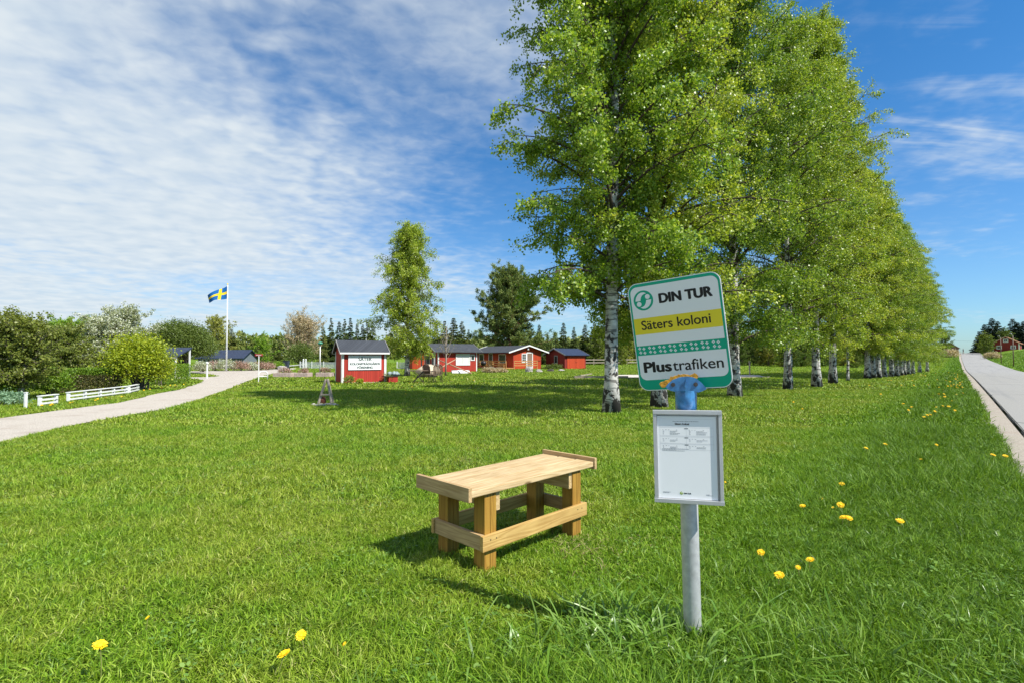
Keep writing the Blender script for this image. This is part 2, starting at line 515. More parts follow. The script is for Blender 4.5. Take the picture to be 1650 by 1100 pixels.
# ------------------------------------------------------------------ mesh builders
class MB:
    def __init__(s):
        s.v = []; s.f = []; s.mi = []

    def add(s, vs, fs, mi=0):
        o = len(s.v)
        s.v += [tuple(v) for v in vs]
        s.f += [tuple(i + o for i in f) for f in fs]
        s.mi += [mi] * len(fs)

    def box(s, c, sz, rot=None, mi=0, bev=0.0):
        hx, hy, hz = sz[0] / 2, sz[1] / 2, sz[2] / 2
        if bev:
            bm = bmesh.new()
            bmesh.ops.create_cube(bm, size=1)
            bmesh.ops.scale(bm, vec=sz, verts=bm.verts)
            bmesh.ops.bevel(bm, geom=bm.edges[:], offset=bev, segments=2, affect='EDGES', profile=.6)
            bm.verts.index_update()
            vs = [v.co.copy() for v in bm.verts]
            fs = [[v.index for v in f.verts] for f in bm.faces]
            bm.free()
        else:
            vs = [Vector((x, y, z)) for x in (-hx, hx) for y in (-hy, hy) for z in (-hz, hz)]
            fs = [(0, 1, 3, 2), (4, 6, 7, 5), (0, 4, 5, 1), (2, 3, 7, 6), (0, 2, 6, 4), (1, 5, 7, 3)]
        if rot is not None:
            vs = [rot @ v for v in vs]
        c = Vector(c)
        s.add([v + c for v in vs], fs, mi)
        return s

    def beam(s, a, b, w, h, mi=0, bev=0.0):
        a, b = Vector(a), Vector(b)
        d = b - a
        q = d.to_track_quat('X', 'Z').to_matrix()
        s.box((a + b) / 2, (d.length, w, h), q, mi, bev)
        return s

    def tube(s, pts, rs, n=8, mi=0, cap=True):
        pts = [Vector(p) for p in pts]
        if not hasattr(rs, '__len__'):
            rs = [rs] * len(pts)
        vs = []
        up = Vector((0, 0, 1))
        ref = None
        for i, p in enumerate(pts):
            d = (pts[min(i + 1, len(pts) - 1)] - pts[max(i - 1, 0)]).normalized()
            if ref is None:
                ref = d.orthogonal().normalized()
            ref = (ref - d * ref.dot(d))
            ref = ref.normalized() if ref.length > 1e-5 else d.orthogonal().normalized()
            b = d.cross(ref)
            for k in range(n):
                a = 2 * PI * k / n
                vs.append(p + (ref * math.cos(a) + b * math.sin(a)) * rs[i])
        fs = []
        for i in range(len(pts) - 1):
            for k in range(n):
                k2 = (k + 1) % n
                fs.append((i * n + k, i * n + k2, (i + 1) * n + k2, (i + 1) * n + k))
        if cap:
            fs.append(tuple(range(n - 1, -1, -1)))
            fs.append(tuple((len(pts) - 1) * n + k for k in range(n)))
        s.add(vs, fs, mi)
        return s

    def lathe(s, prof, n=16, c=(0, 0, 0), mi=0):
        vs = []
        for r, z in prof:
            for k in range(n):
                a = 2 * PI * k / n
                vs.append((c[0] + r * math.cos(a), c[1] + r * math.sin(a), c[2] + z))
        fs = []
        for i in range(len(prof) - 1):
            for k in range(n):
                k2 = (k + 1) % n
                fs.append((i * n + k, i * n + k2, (i + 1) * n + k2, (i + 1) * n + k))
        fs.append(tuple(range(n - 1, -1, -1)))
        fs.append(tuple((len(prof) - 1) * n + k for k in range(n)))
        s.add(vs, fs, mi)
        return s

    def plate(s, pts, y0, y1, mi=0):
        """outline in x,z extruded between y0 (front) and y1 (back)"""
        n = len(pts)
        vs = [(x, y0, z) for x, z in pts] + [(x, y1, z) for x, z in pts]
        fs = [tuple(range(n)), tuple(range(2 * n - 1, n - 1, -1))]
        for i in range(n):
            j = (i + 1) % n
            fs.append((j, i, i + n, j + n))
        s.add(vs, fs, mi)
        return s

    def rock(s, c, r, seed=0, mi=0):
        rng = random.Random(seed)
        bm = bmesh.new()
        bmesh.ops.create_icosphere(bm, subdivisions=2, radius=1)
        ph = [rng.uniform(0, 6) for _ in range(6)]
        for v in bm.verts:
            p = v.co
            k = 1 + .16 * math.sin(3 * p.x + ph[0]) + .14 * math.sin(4 * p.y + ph[1]) + .12 * math.sin(5 * p.z + ph[2]) + rng.uniform(-.07, .07)
            v.co = Vector((p.x * r[0] * k, p.y * r[1] * k, p.z * r[2] * k))
        bm.verts.index_update()
        s.add([v.co + Vector(c) for v in bm.verts], [[v.index for v in f.verts] for f in bm.faces], mi)
        bm.free()
        return s

    def mesh(s, name, mats, smooth=False):
        me = bpy.data.meshes.new(name)
        me.from_pydata(s.v, [], s.f)
        if not isinstance(mats, (list, tuple)):
            mats = [mats]
        for m in mats:
            me.materials.append(m)
        me.polygons.foreach_set('material_index', s.mi)
        if smooth:
            me.polygons.foreach_set('use_smooth', [True] * len(s.f))
        me.update()
        return me


def np_mesh(name, verts, loops, starts, mat):
    me = bpy.data.meshes.new(name)
    nv = len(verts)
    me.vertices.add(nv)
    me.vertices.foreach_set('co', np.ascontiguousarray(verts, np.float32).ravel())
    me.loops.add(len(loops))
    me.loops.foreach_set('vertex_index', np.ascontiguousarray(loops, np.int32))
    me.polygons.add(len(starts))
    me.polygons.foreach_set('loop_start', np.ascontiguousarray(starts, np.int32))
    me.materials.append(mat)
    me.update(calc_edges=True)
    me.validate()
    return me


def quads_mesh(name, verts4, mat):
    """verts4: (N,4,3)"""
    n = len(verts4)
    return np_mesh(name, verts4.reshape(-1, 3), np.arange(4 * n), np.arange(n) * 4, mat)


def tag(o, label=None, cat=None, group=None, kind=None):
    if label: o['label'] = label
    if cat: o['category'] = cat
    if group: o['group'] = group
    if kind: o['kind'] = kind
    return o


def thing(name, label, cat, loc=(0, 0, 0), rz=0, group=None):
    o = bpy.data.objects.new(name, None)
    COL.objects.link(o)
    o.empty_display_size = .2
    o.location = loc
    o.rotation_euler = (0, 0, rz)
    return tag(o, label, cat, group)


def obj(name, me, parent=None, loc=None, rot=None):
    o = bpy.data.objects.new(name, me)
    COL.objects.link(o)
    if parent: o.parent = parent
    if loc is not None: o.location = loc
    if rot is not None: o.rotation_euler = rot
    return o


def part(name, mb, mat, parent, smooth=False):
    return obj(name, mb.mesh(name, mat, smooth), parent)


def kids(o):
    return [c for c in bpy.data.objects if c.parent is o]


def copy_tree(o, parent=None, ch=None):
    c = o.copy()
    COL.objects.link(c)
    if parent: c.parent = parent
    for k in kids(o):
        copy_tree(k, c)
    return c


def place(proto, loc, rz, s, label, group=None, sz=None):
    c = copy_tree(proto)
    c.location = loc
    c.rotation_euler = (0, 0, rz)
    c.scale = (s, s, sz or s)
    c['label'] = label
    if group: c['group'] = group
    return c


def drop(proto):
    for k in kids(proto):
        drop(k)
    bpy.data.objects.remove(proto)


def struct(name, me):
    return tag(obj(name, me), kind='structure')


def text_mesh(body, size, mat, bold=0.0, width=None, align='CENTER', spacing=1.0, shear=0):
    cu = bpy.data.curves.new('lettering', 'FONT')
    cu.body = body
    cu.size = size
    cu.align_x = align
    cu.offset = bold
    cu.space_character = spacing
    cu.shear = shear
    cu.extrude = .0002
    o = bpy.data.objects.new('lettering', cu)
    COL.objects.link(o)
    dg = bpy.context.evaluated_depsgraph_get()
    me = bpy.data.meshes.new_from_object(o.evaluated_get(dg))
    bpy.data.objects.remove(o)
    bpy.data.curves.remove(cu)
    vs = np.zeros(len(me.vertices) * 3, np.float32)
    me.vertices.foreach_get('co', vs)
    return vs.reshape(-1, 3), [tuple(p.vertices) for p in me.polygons]


def put_text(mb, body, size, x, z, y, bold=0.0, width=None, align='CENTER', mi=0, height=None):
    """lettering standing in the x,z plane facing -y, baseline at z"""
    vs, fs = text_mesh(body, size, None, 0, None, align)
    if width:
        w = vs[:, 0].max() - vs[:, 0].min()
        k = width / w
        vs[:, 0] *= k
        if height is None:
            vs[:, 1] *= k
    if height:
        vs[:, 1] *= height / vs[:, 1].max()
    if align == 'LEFT':
        vs[:, 0] -= vs[:, 0].min()
    elif align == 'CENTER':
        vs[:, 0] -= (vs[:, 0].min() + vs[:, 0].max()) / 2
    offs = [(0, 0)] if not bold else [(bold * math.cos(a_), .6 * bold * math.sin(a_)) for a_ in np.linspace(0, 2 * PI, 9)[:-1]]
    for k_, (ox, oz) in enumerate(offs):
        mb.add([(x + a + ox, y - c - k_ * .000025, z + b + oz) for a, b, c in vs], fs, mi)


def rrect(w, h, r, n=7, cx=0, cz=0, corners=(1, 1, 1, 1)):
    pts = []
    for k, (sx, sz, a0) in enumerate(((1, 1, 0), (-1, 1, 90), (-1, -1, 180), (1, -1, 270))):
        if not corners[k] or r == 0:
            pts.append((cx + sx * w / 2, cz + sz * h / 2))
            continue
        for i in range(n + 1):
            a = rad(a0 + 90 * i / n)
            pts.append((cx + sx * (w / 2 - r) + r * math.cos(a), cz + sz * (h / 2 - r) + r * math.sin(a)))
    return pts[::-1]


def circ(r, cx, cz, n=32):
    return [(cx + r * math.cos(-2 * PI * i / n), cz + r * math.sin(-2 * PI * i / n)) for i in range(n)]


# ------------------------------------------------------------------ setting: ground, road, drive
ROAD_L, ROAD_R, SH_L = .98, 6.5, .50


def grid_uv(us, vs, dz, name, mat):
    U, V = np.meshgrid(us, vs, indexing='ij')
    X = U * DU[0] + V * NV[0]
    Y = U * DU[1] + V * NV[1]
    Z = gz(X, Y) + (dz(U, V) if callable(dz) else dz)
    vv = np.stack([X, Y, Z], -1).reshape(-1, 3)
    nu, nv = len(us), len(vs)
    i, j = np.meshgrid(np.arange(nu - 1), np.arange(nv - 1), indexing='ij')
    a = (i * nv + j).ravel()
    q = np.stack([a, a + 1, a + nv + 1, a + nv], -1)[:, ::-1]
    me = np_mesh(name, vv, q.ravel(), np.arange(len(q)) * 4, mat)
    me.polygons.foreach_set('use_smooth', [True] * len(q))
    return me


us = np.concatenate([np.arange(-1600, -60, 70), np.arange(-60, 60, 1.0), np.arange(60, 330, 4), np.arange(330, 3000, 80)])
vs = np.concatenate([np.arange(-2400, -140, 80), np.arange(-140, -16, 4), np.arange(-16, 0, .8), [0, .3, SH_L - .05, SH_L + .1, ROAD_L, ROAD_R - .3, ROAD_R + .1], np.arange(7, 20, 1), np.arange(20, 100, 6), np.arange(100, 1500, 100)])
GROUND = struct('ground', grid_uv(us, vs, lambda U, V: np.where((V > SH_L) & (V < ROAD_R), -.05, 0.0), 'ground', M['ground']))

usr = np.concatenate([np.arange(-60, 60, 1.0), np.arange(60, 330, 3), [330, 400]])
rngj = np.random.default_rng(3)
rv = np.array([ROAD_L, ROAD_L + .12, 2.2, 3.7, 5.2, ROAD_R])
me = grid_uv(usr, rv, lambda U, V: .015 + .05 * (1 - ((V - 3.7) / 2.8) ** 2), 'road', M['asphalt'])
struct('road', me)
me = grid_uv(usr, np.array([SH_L - .06, .7, ROAD_L - .06]), -.003, 'road_shoulder', M['shoulder'])
struct('road_shoulder', me)
# ragged dark broken edge of the asphalt
mb = MB()
uu = np.arange(2, 110, .25)
prev = None
for u in uu:
    w0 = ROAD_L - .025 + .015 * math.sin(u * 1.7) + random.uniform(-.015, .015)
    w1 = ROAD_L + .02
    p0 = uv2xy(u, w0); p1 = uv2xy(u, w1)
    cur = [(p0[0], p0[1], G(*p0) - .01), (p1[0], p1[1], G(*p1) + .028)]
    if prev:
        mb.add([prev[0], prev[1], cur[1], cur[0]], [(0, 1, 2, 3)])
    prev = cur
struct('road_edge', mb.mesh('road_edge', M['tar']))

DRIVE_PX = [(-260, 735), (-120, 692), (0, 674), (61, 665), (122, 657.5), (193, 648.6), (242, 636), (280, 629), (300, 624), (318, 618.5), (326, 615.5), (328, 612.5),
            (320, 610), (296, 609.6), (270, 609.8), (270, 607.4), (296, 607.4), (325, 607.2), (345, 606.4), (354, 605.2), (338, 602.6), (310, 600.6), (280, 599.9), (280, 598), (338, 597), (400, 596.2), (474, 592.6),
            (478, 594), (452, 599), (436, 602.5), (417, 607.5), (397, 614.5), (380, 621), (361, 629.6), (330, 640), (298, 650), (267, 659), (230, 665), (196, 670), (150, 679), (102, 688), (0, 713.5), (-150, 755), (-330, 830)]
DRIVE = [at(*p) for p in DRIVE_PX]
COURT = [at(*p) for p in [(926, 608.8), (1010, 608.8), (1240, 607.6), (1222, 603.8), (1120, 603), (1000, 603.4)]]


def jag(poly, step=.5, amp=.12, seed=1):
    rng = random.Random(seed)
    out = []
    for a, b in zip(poly, poly[1:] + poly[:1]):
        d = (b - a)
        n = max(1, int(d.length / step))
        nrm = Vector((-d.y, d.x, 0)).normalized() if d.length else Vector()
        for i in range(n):
            out.append(a + d * (i / n) + nrm * rng.uniform(-amp, amp))
    return out


def flat_sheet(name, poly, dz, mat):
    from mathutils.geometry import delaunay_2d_cdt
    n = len(poly)
    co = [Vector((p.x, p.y)) for p in poly]
    v2, e2, f2, *_ = delaunay_2d_cdt(co, [], [list(range(n))], 1, 1e-5)
    vv = [(v.x, v.y, G(v.x, v.y) + dz) for v in v2]
    me = bpy.data.meshes.new(name)
    me.from_pydata(vv, [], [f for f in f2])
    me.materials.append(mat)
    me.update()
    if me.polygons and me.polygons[0].normal.z < 0:
        me.flip_normals()
    return me


DRIVE_J = jag(DRIVE, .5, .1, 2)
COURT_J = jag(COURT, .8, .1, 4)
struct('gravel_path', flat_sheet('gravel_path', DRIVE_J, .012, M['gravel']))
struct('gravel_court', flat_sheet('gravel_court', COURT_J, .012, M['sand']))


def inpoly(X, Y, poly):
    ins = np.zeros(len(X), bool)
    n = len(poly)
    j = n - 1
    for i in range(n):
        xi, yi, xj, yj = poly[i].x, poly[i].y, poly[j].x, poly[j].y
        c = ((yi > Y) != (yj > Y)) & (X < (xj - xi) * (Y - yi) / (yj - yi + 1e-12) + xi)
        ins ^= c
        j = i
    return ins


# ------------------------------------------------------------------ grass
def vnoise(X, Y, s, seed):
    rng = np.random.default_rng(seed)
    T = rng.random((64, 64))
    x, y = X / s, Y / s
    x0, y0 = np.floor(x).astype(int), np.floor(y).astype(int)
    fx, fy = x - x0, y - y0
    fx = fx * fx * (3 - 2 * fx); fy = fy * fy * (3 - 2 * fy)
    g = lambda a, b: T[a % 64, b % 64]
    return (g(x0, y0) * (1 - fx) + g(x0 + 1, y0) * fx) * (1 - fy) + (g(x0, y0 + 1) * (1 - fx) + g(x0 + 1, y0 + 1) * fx) * fy


POLE = atD(1117, 1037, 2.665)
BENCH_C = (.01, 4.16)


def lawn_ok(X, Y, rng):
    v = X * NV[0] + Y * NV[1]
    u = X * DU[0] + Y * DU[1]
    edge = SH_L + .02 + .10 * (vnoise(u, u * 0, .7, 5) - .5) + rng.normal(0, .05, len(X))
    return (v < edge) & ~inpoly(X, Y, DRIVE) & ~inpoly(X, Y, COURT)


def grass_height(X, Y):
    v = X * NV[0] + Y * NV[1]
    n1 = vnoise(X, Y, .5, 11); n2 = vnoise(X, Y, 1.9, 12); n3 = vnoise(X, Y, .16, 13)
    h = .040 + .030 * n1 + .045 * n2 ** 2 + .03 * n3
    verge = sstep(-2.4, -.4, v)
    h = h * (1 + verge * (.45 + 1.0 * n2))
    d = np.hypot(X - POLE.x, Y - POLE.y + .15)
    h = h * (1 + .15 * np.exp(-(d / .5) ** 2))
    h = h * (1 + .15 * sstep(2.9, 2.0, Y))
    return h


def blades(name, X, Y, H, W, nseg, rng, bend=.9, mat=None, spread=.75):
    n = len(X)
    Z = gz(X, Y) - .006
    az = rng.uniform(0, 2 * PI, n)
    face = rng.uniform(0, 2 * PI, n)
    lean = np.abs(rng.normal(0, spread, n)) + .15
    bx, by = np.cos(az), np.sin(az)
    wx, wy = np.cos(face), np.sin(face)
    rows = []
    for k in range(nseg):
        t = k / nseg
        w = W * (1 - .55 * t ** 1.5) * .5
        off = H * lean * (t * .35 + bend * t * t)
        zz = H * t * (1 - .22 * lean * t)
        cx, cy, cz = X + bx * off, Y + by * off, Z + zz
        rows.append(np.stack([cx - wx * w, cy - wy * w, cz], -1))
        rows.append(np.stack([cx + wx * w, cy + wy * w, cz], -1))
    off = H * lean * (.35 + bend)
    rows.append(np.stack([X + bx * off, Y + by * off, Z + H * np.maximum(.25, 1 - .22 * lean - .25 * bend * lean)], -1))
    V = np.stack(rows, 1)
    k = 2 * nseg + 1
    pat = []
    starts = []
    for s in range(nseg - 1):
        starts.append(len(pat))
        pat += [2 * s, 2 * s + 1, 2 * s + 3, 2 * s + 2]
    starts.append(len(pat))
    pat += [2 * nseg - 2, 2 * nseg - 1, 2 * nseg]
    L = (np.array(pat)[None, :] + (np.arange(n) * k)[:, None]).ravel()
    S = (np.array(starts)[None, :] + (np.arange(n) * len(pat))[:, None]).ravel()
    return V.reshape(-1, 3), L, S


def scatter(rng, n, y0, y1, m=1.12, extra=1.2, power=1.0):
    # denser towards the camera, inside a wedge a little wider than the view
    Y = y0 + (y1 - y0) * rng.random(n * 2) ** power
    wmax = m * y1 + extra
    X = rng.uniform(-wmax, wmax, n * 2)
    ok = np.abs(X) < m * Y + extra
    return X[ok], Y[ok]


def build_grass():
    rng = np.random.default_rng(21)
    parts = []
    for (n, y0, y1, hs, w0, w1, nseg) in ((330000, 1.3, 5.2, 1.0, .0042, .0085, 3),
                                           (330000, 5.2, 11, 1.0, .007, .012, 2),
                                           (300000, 11, 24, 1.05, .014, .026, 2),
                                           (260000, 24, 62, 1.15, .035, .07, 2), (150000, 62, 130, 1.3, .09, .16, 2)):
        X, Y = scatter(rng, n, y0, y1)
        ok = lawn_ok(X, Y, rng)
        X, Y = X[ok], Y[ok]
        # tufting: pull points toward jittered clump centres
        if y1 < 12:
            cell = .055
            cx = (np.floor(X / cell) + .5) * cell + (vnoise(np.floor(X / cell), np.floor(Y / cell), 1, 31) - .5) * cell
            cy = (np.floor(Y / cell) + .5) * cell + (vnoise(np.floor(X / cell), np.floor(Y / cell), 1, 32) - .5) * cell
            k = .35
            X = X * (1 - k) + cx * k
            Y = Y * (1 - k) + cy * k
        H = grass_height(X, Y) * hs * rng.uniform(.45, 1.25, len(X))
        W = rng.uniform(w0, w1, len(X))
        parts.append(blades('g', X, Y, H, W, nseg, rng))
    n = 70000
    U_ = 60 + 170 * rng.random(n) ** .8
    V_ = np.where(rng.random(n) < .75, rng.uniform(ROAD_R + .05, 45, n), rng.uniform(-12, SH_L - .1, n))
    X = U_ * DU[0] + V_ * NV[0]; Y = U_ * DU[1] + V_ * NV[1]
    parts.append(blades('g', X, Y, rng.uniform(.10, .26, n), rng.uniform(.08, .16, n), 2, rng))
    # a few longer wispy blades
    X, Y = scatter(rng, 5000, 1.4, 8)
    ok = lawn_ok(X, Y, rng); X, Y = X[ok], Y[ok]
    keep = rng.random(len(X)) < .25 + .75 * sstep(-2.2, -.3, X * NV[0] + Y * NV[1])
    X, Y = X[keep], Y[keep]
    parts.append(blades('g', X, Y, grass_height(X, Y) * rng.uniform(1.2, 1.8, len(X)), rng.uniform(.003, .006, len(X)), 4, rng, 1.0, None, .6))
    off = lo = 0
    Vs, Ls, Ss = [], [], []
    for V, L, S in parts:
        Vs.append(V); Ls.append(L + off); Ss.append(S + lo)
        off += len(V); lo += len(L)
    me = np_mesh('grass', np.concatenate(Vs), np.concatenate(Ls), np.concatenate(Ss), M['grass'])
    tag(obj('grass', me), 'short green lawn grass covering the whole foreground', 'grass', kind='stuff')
    # broad bent couch-grass leaves in a tangle at the pole foot and in the verge
    n = 900
    a = rng.uniform(0, 2 * PI, n); r = np.abs(rng.normal(0, .36, n)) + .03
    X = POLE.x - .26 + r * np.cos(a) * 1.25; Y = POLE.y - .10 + r * np.sin(a) * .55
    ok = lawn_ok(X, Y, rng); X, Y = X[ok], Y[ok]
    A = blades('w', X, Y, rng.uniform(.10, .28, len(X)), rng.uniform(.009, .020, len(X)), 6, rng, 1.6, None, .6)
    # tufts of long grass in the verge
    tx, ty = scatter(rng, 900, 1.7, 9)
    tv = tx * NV[0] + ty * NV[1]
    ok = (tv > -2.3) & (tv < SH_L - .05) & (rng.random(len(tx)) < sstep(-2.4, -.8, tv))
    tx, ty = tx[ok], ty[ok]
    k = 34
    X = (tx[:, None] + rng.normal(0, .05, (len(tx), k))).ravel(); Y = (ty[:, None] + rng.normal(0, .05, (len(tx), k))).ravel()
    hh = np.repeat(rng.uniform(.10, .20, len(tx)), k) * rng.uniform(.5, 1.15, len(X))
    B = blades('w', X, Y, hh, rng.uniform(.004, .008, len(X)), 4, rng, .9, None, .5)
    V = np.concatenate([A[0], B[0]]); L = np.concatenate([A[1], B[1] + len(A[0])]); S = np.concatenate([A[2], B[2] + len(A[1])])
    me = np_mesh('weeds', V, L, S, leafmat('couch_grass_leaf', [(.035, .085, .008), (.08, .155, .014), (.16, .235, .06)], .35, .36, .5))
    tag(obj('weeds', me), 'broad bent blades of couch grass around the pole foot', 'weeds', kind='stuff')


build_grass()


def build_herbs():
    rng = np.random.default_rng(55)
    X, Y = scatter(rng, 26000, 1.4, 9)
    ok = lawn_ok(X, Y, rng)
    X, Y = X[ok], Y[ok]
    m = vnoise(X, Y, .45, 41) * .6 + vnoise(X, Y, .13, 42) * .4
    X, Y = X[m > .60], Y[m > .60]
    Z = gz(X, Y) + grass_height(X, Y) * rng.uniform(.35, .9, len(X))
    n = len(X)
    a = rng.uniform(0, 2 * PI, n)
    el = rng.uniform(-.15, .6, n)
    d = np.stack([np.cos(a) * np.cos(el), np.sin(a) * np.cos(el), np.sin(el)], -1)
    sd = np.stack([-np.sin(a), np.cos(a), np.zeros(n)], -1)
    L = rng.uniform(.012, .034, n)[:, None]
    C = np.stack([X, Y, Z], -1)
    up = np.array([0, 0, 1.])[None]
    pts = [C, C + d * L * .35 + sd * L * .32, C + d * L * .8 + sd * L * .28 - up * L * .05, C + d * L - up * L * .12, C + d * L * .8 - sd * L * .28 - up * L * .05, C + d * L * .35 - sd * L * .32]
    V = np.stack(pts, 1).reshape(-1, 3)
    me = np_mesh('clover', V, np.arange(6 * n), np.arange(n) * 6, leafmat('clover_leaf', [(.05, .11, .02), (.09, .16, .025), (.14, .21, .05)], .3, .5, .35))
    tag(obj('clover', me), 'patches of clover and small round weed leaves in the lawn', 'clover', kind='stuff')
    # thatch: dead straw-coloured blades lying flat in a few worn spots
    spots = [at(*p) for p in ((745, 742), (255, 838), (540, 815), (700, 690), (1000, 880), (1010, 925), (930, 880), (860, 800), (330, 770), (1290, 700), (1115, 875), (480, 880))]
    xs_, ys_ = [], []
    for p in spots:
        k = 120
        r = rng.uniform(.06, .16)
        xs_.append(p.x + rng.normal(0, r, k)); ys_.append(p.y + rng.normal(0, r, k))
    X = np.concatenate(xs_); Y = np.concatenate(ys_)
    V, L_, S = blades('t', X, Y, rng.uniform(.05, .09, len(X)), rng.uniform(.003, .006, len(X)), 3, rng, 1.6, None, 1.6)
    me = np_mesh('dead_grass', V, L_, S, leafmat('dead_grass', [(.16, .12, .06), (.24, .19, .10), (.32, .26, .15)], .1, .7, .2))
    tag(obj('dead_grass', me), 'straw coloured dead grass in small worn lawn spots', 'dead grass', kind='stuff')


build_herbs()


# ------------------------------------------------------------------ vegetation
def leaf_quads(C, size, rng, down=0.3, width=.75, D=None, jit=.35):
    n = len(C)
    a = rng.normal(0, 1, (n, 3))
    if D is not None:
        a = D + a * jit
    a[:, 2] -= down
    a /= np.linalg.norm(a, axis=1)[:, None] + 1e-9
    r = rng.normal(0, 1, (n, 3))
    b = np.cross(a, r)
    b /= np.linalg.norm(b, axis=1)[:, None] + 1e-9
    L = (size * rng.uniform(.65, 1.3, n)).reshape(-1, 1)
    w = L * width * .5
    cup = np.cross(a, b) * L * .12
    return np.stack([C, C + a * L * .45 + b * w + cup, C + a * L, C + a * L * .45 - b * w + cup], 1)


def curve_pts(p0, az, elev, length, droop, n, rng, wob=.08):
    pts = [Vector(p0)]
    e = elev
    a = az
    for i in range(n):
        t = (i + 1) / n
        e -= droop / n
        a += rng.normal(0, wob)
        d = Vector((math.cos(a) * math.cos(e), math.sin(a) * math.cos(e), math.sin(e)))
        pts.append(pts[-1] + d * (length / n))
    return pts


def make_tree(name, label, cat, H, base, R, shape, nprim=60, ntw=9, twl=.8, leaves=40000, lsize=.07, r0=.2, seed=1,
              e0=35, e1=70, droop=60, tdown=.8, leafm=None, barkm=None, twigm=None, twigs=True, lwidth=.75, lean=(0, 0),
              stems=1, spread=0, ldown=.3, clump=0.0, tubes=True, trunk_n=10, zbase=0, lumpy=.3):
    rng = np.random.default_rng(seed)
    tb = MB()
    LC, LD = [], []
    nper = max(1, int(leaves / (nprim * ntw * stems)))
    for st in range(stems):
        sa = 2 * PI * st / stems + rng.uniform(-.5, .5)
        sl = (lean[0] + spread * math.cos(sa), lean[1] + spread * math.sin(sa)) if stems > 1 else lean
        n = 16
        bx = by = 0
        tp, tr = [], []
        for i in range(n + 1):
            t = i / n
            bx += rng.normal(0, .012) * H * .3; by += rng.normal(0, .012) * H * .3
            sd = (.12 * stems * .5 * math.cos(sa), .12 * stems * .5 * math.sin(sa)) if stems > 1 else (0, 0)
            k = t ** .8 if stems > 1 else t
            tp.append(Vector((sd[0] * r0 * 10 + sl[0] * k * H + bx * t, sd[1] * r0 * 10 + sl[1] * k * H + by * t, zbase - .15 + t * (H * .97 + .15))))
            flare = 1 + .45 * math.exp(-t * H / .35)
            tr.append(max(.008, r0 * flare * (1 - t) ** .85))
        tb.tube(tp, tr, trunk_n)

        def trunk_at(z):
            t = min(.999, max(0, (z - zbase) / (H * .97)))
            f = t * n
            i = int(f)
            return tp[i].lerp(tp[i + 1], f - i), tr[i] + (tr[i + 1] - tr[i]) * (f - i)
        az = rng.uniform(0, 6)
        for i in range(nprim):
            t = (i + rng.uniform(0, 1)) / nprim
            z = base + (H - base) * (t ** .92) * .985
            az += 2.39996 + rng.normal(0, .25)
            p, r = trunk_at(z)
            prof = R * shape(t) * (1 - lumpy + 2 * lumpy * rng.random())
            el = rad(e0 + (e1 - e0) * t + rng.normal(0, 8))
            ln = prof / max(.35, math.cos(el * .6))
            pts = curve_pts(p, az, el, ln, rad(droop) * (1 - .5 * t), 6, rng)
            rb = min(r * .5, .012 + .012 * ln)
            if tubes:
                tb.tube(pts, [rb * (1 - .85 * k / 6) for k in range(7)], 5, 1, False)
            for j in range(ntw):
                f = (.10 + .90 * ((j + rng.random()) / ntw)) * 6
                k = min(5, int(f))
                q = pts[k].lerp(pts[k + 1], f - k)
                d = (pts[k + 1] - pts[k]).normalized()
                td = Vector((rng.normal(0, .7), rng.normal(0, .7), rng.normal(0, .35)))
                td = (d * .7 + td - Vector((0, 0, tdown))).normalized()
                tl = twl * rng.uniform(.45, 1.35)
                q2 = q + td * tl + Vector((0, 0, -.15 * tl * tdown))
                if tubes and twigs:
                    tb.tube([q, q.lerp(q2, .5) + Vector((0, 0, .06 * tl)), q2], [rb * .28 + .003, rb * .16 + .002, .002], 3, 1, False)
                m = max(1, int(nper * rng.uniform(.5, 1.5)))
                s = np.sqrt(rng.random(m)) if clump == 0 else 1 - clump * rng.random(m)
                Q = np.array(q)[None] + (np.array(q2) - np.array(q))[None] * s[:, None]
                Q += rng.normal(0, 1, (m, 3)) * (twl * .13)
                LC.append(Q)
                LD.append(np.repeat(np.array(td)[None], m, 0))
    C = np.concatenate(LC)
    D = np.concatenate(LD)
    Q = leaf_quads(C, lsize, rng, ldown, lwidth, D if lwidth < .5 else None, .55)
    root = thing(name, label, cat)
    obj('trunk', tb.mesh('trunk', [barkm or M['greybark'], twigm or barkm or M['greybark']], True), root)
    obj('crown', quads_mesh('crown', Q, leafm), root)
    return root


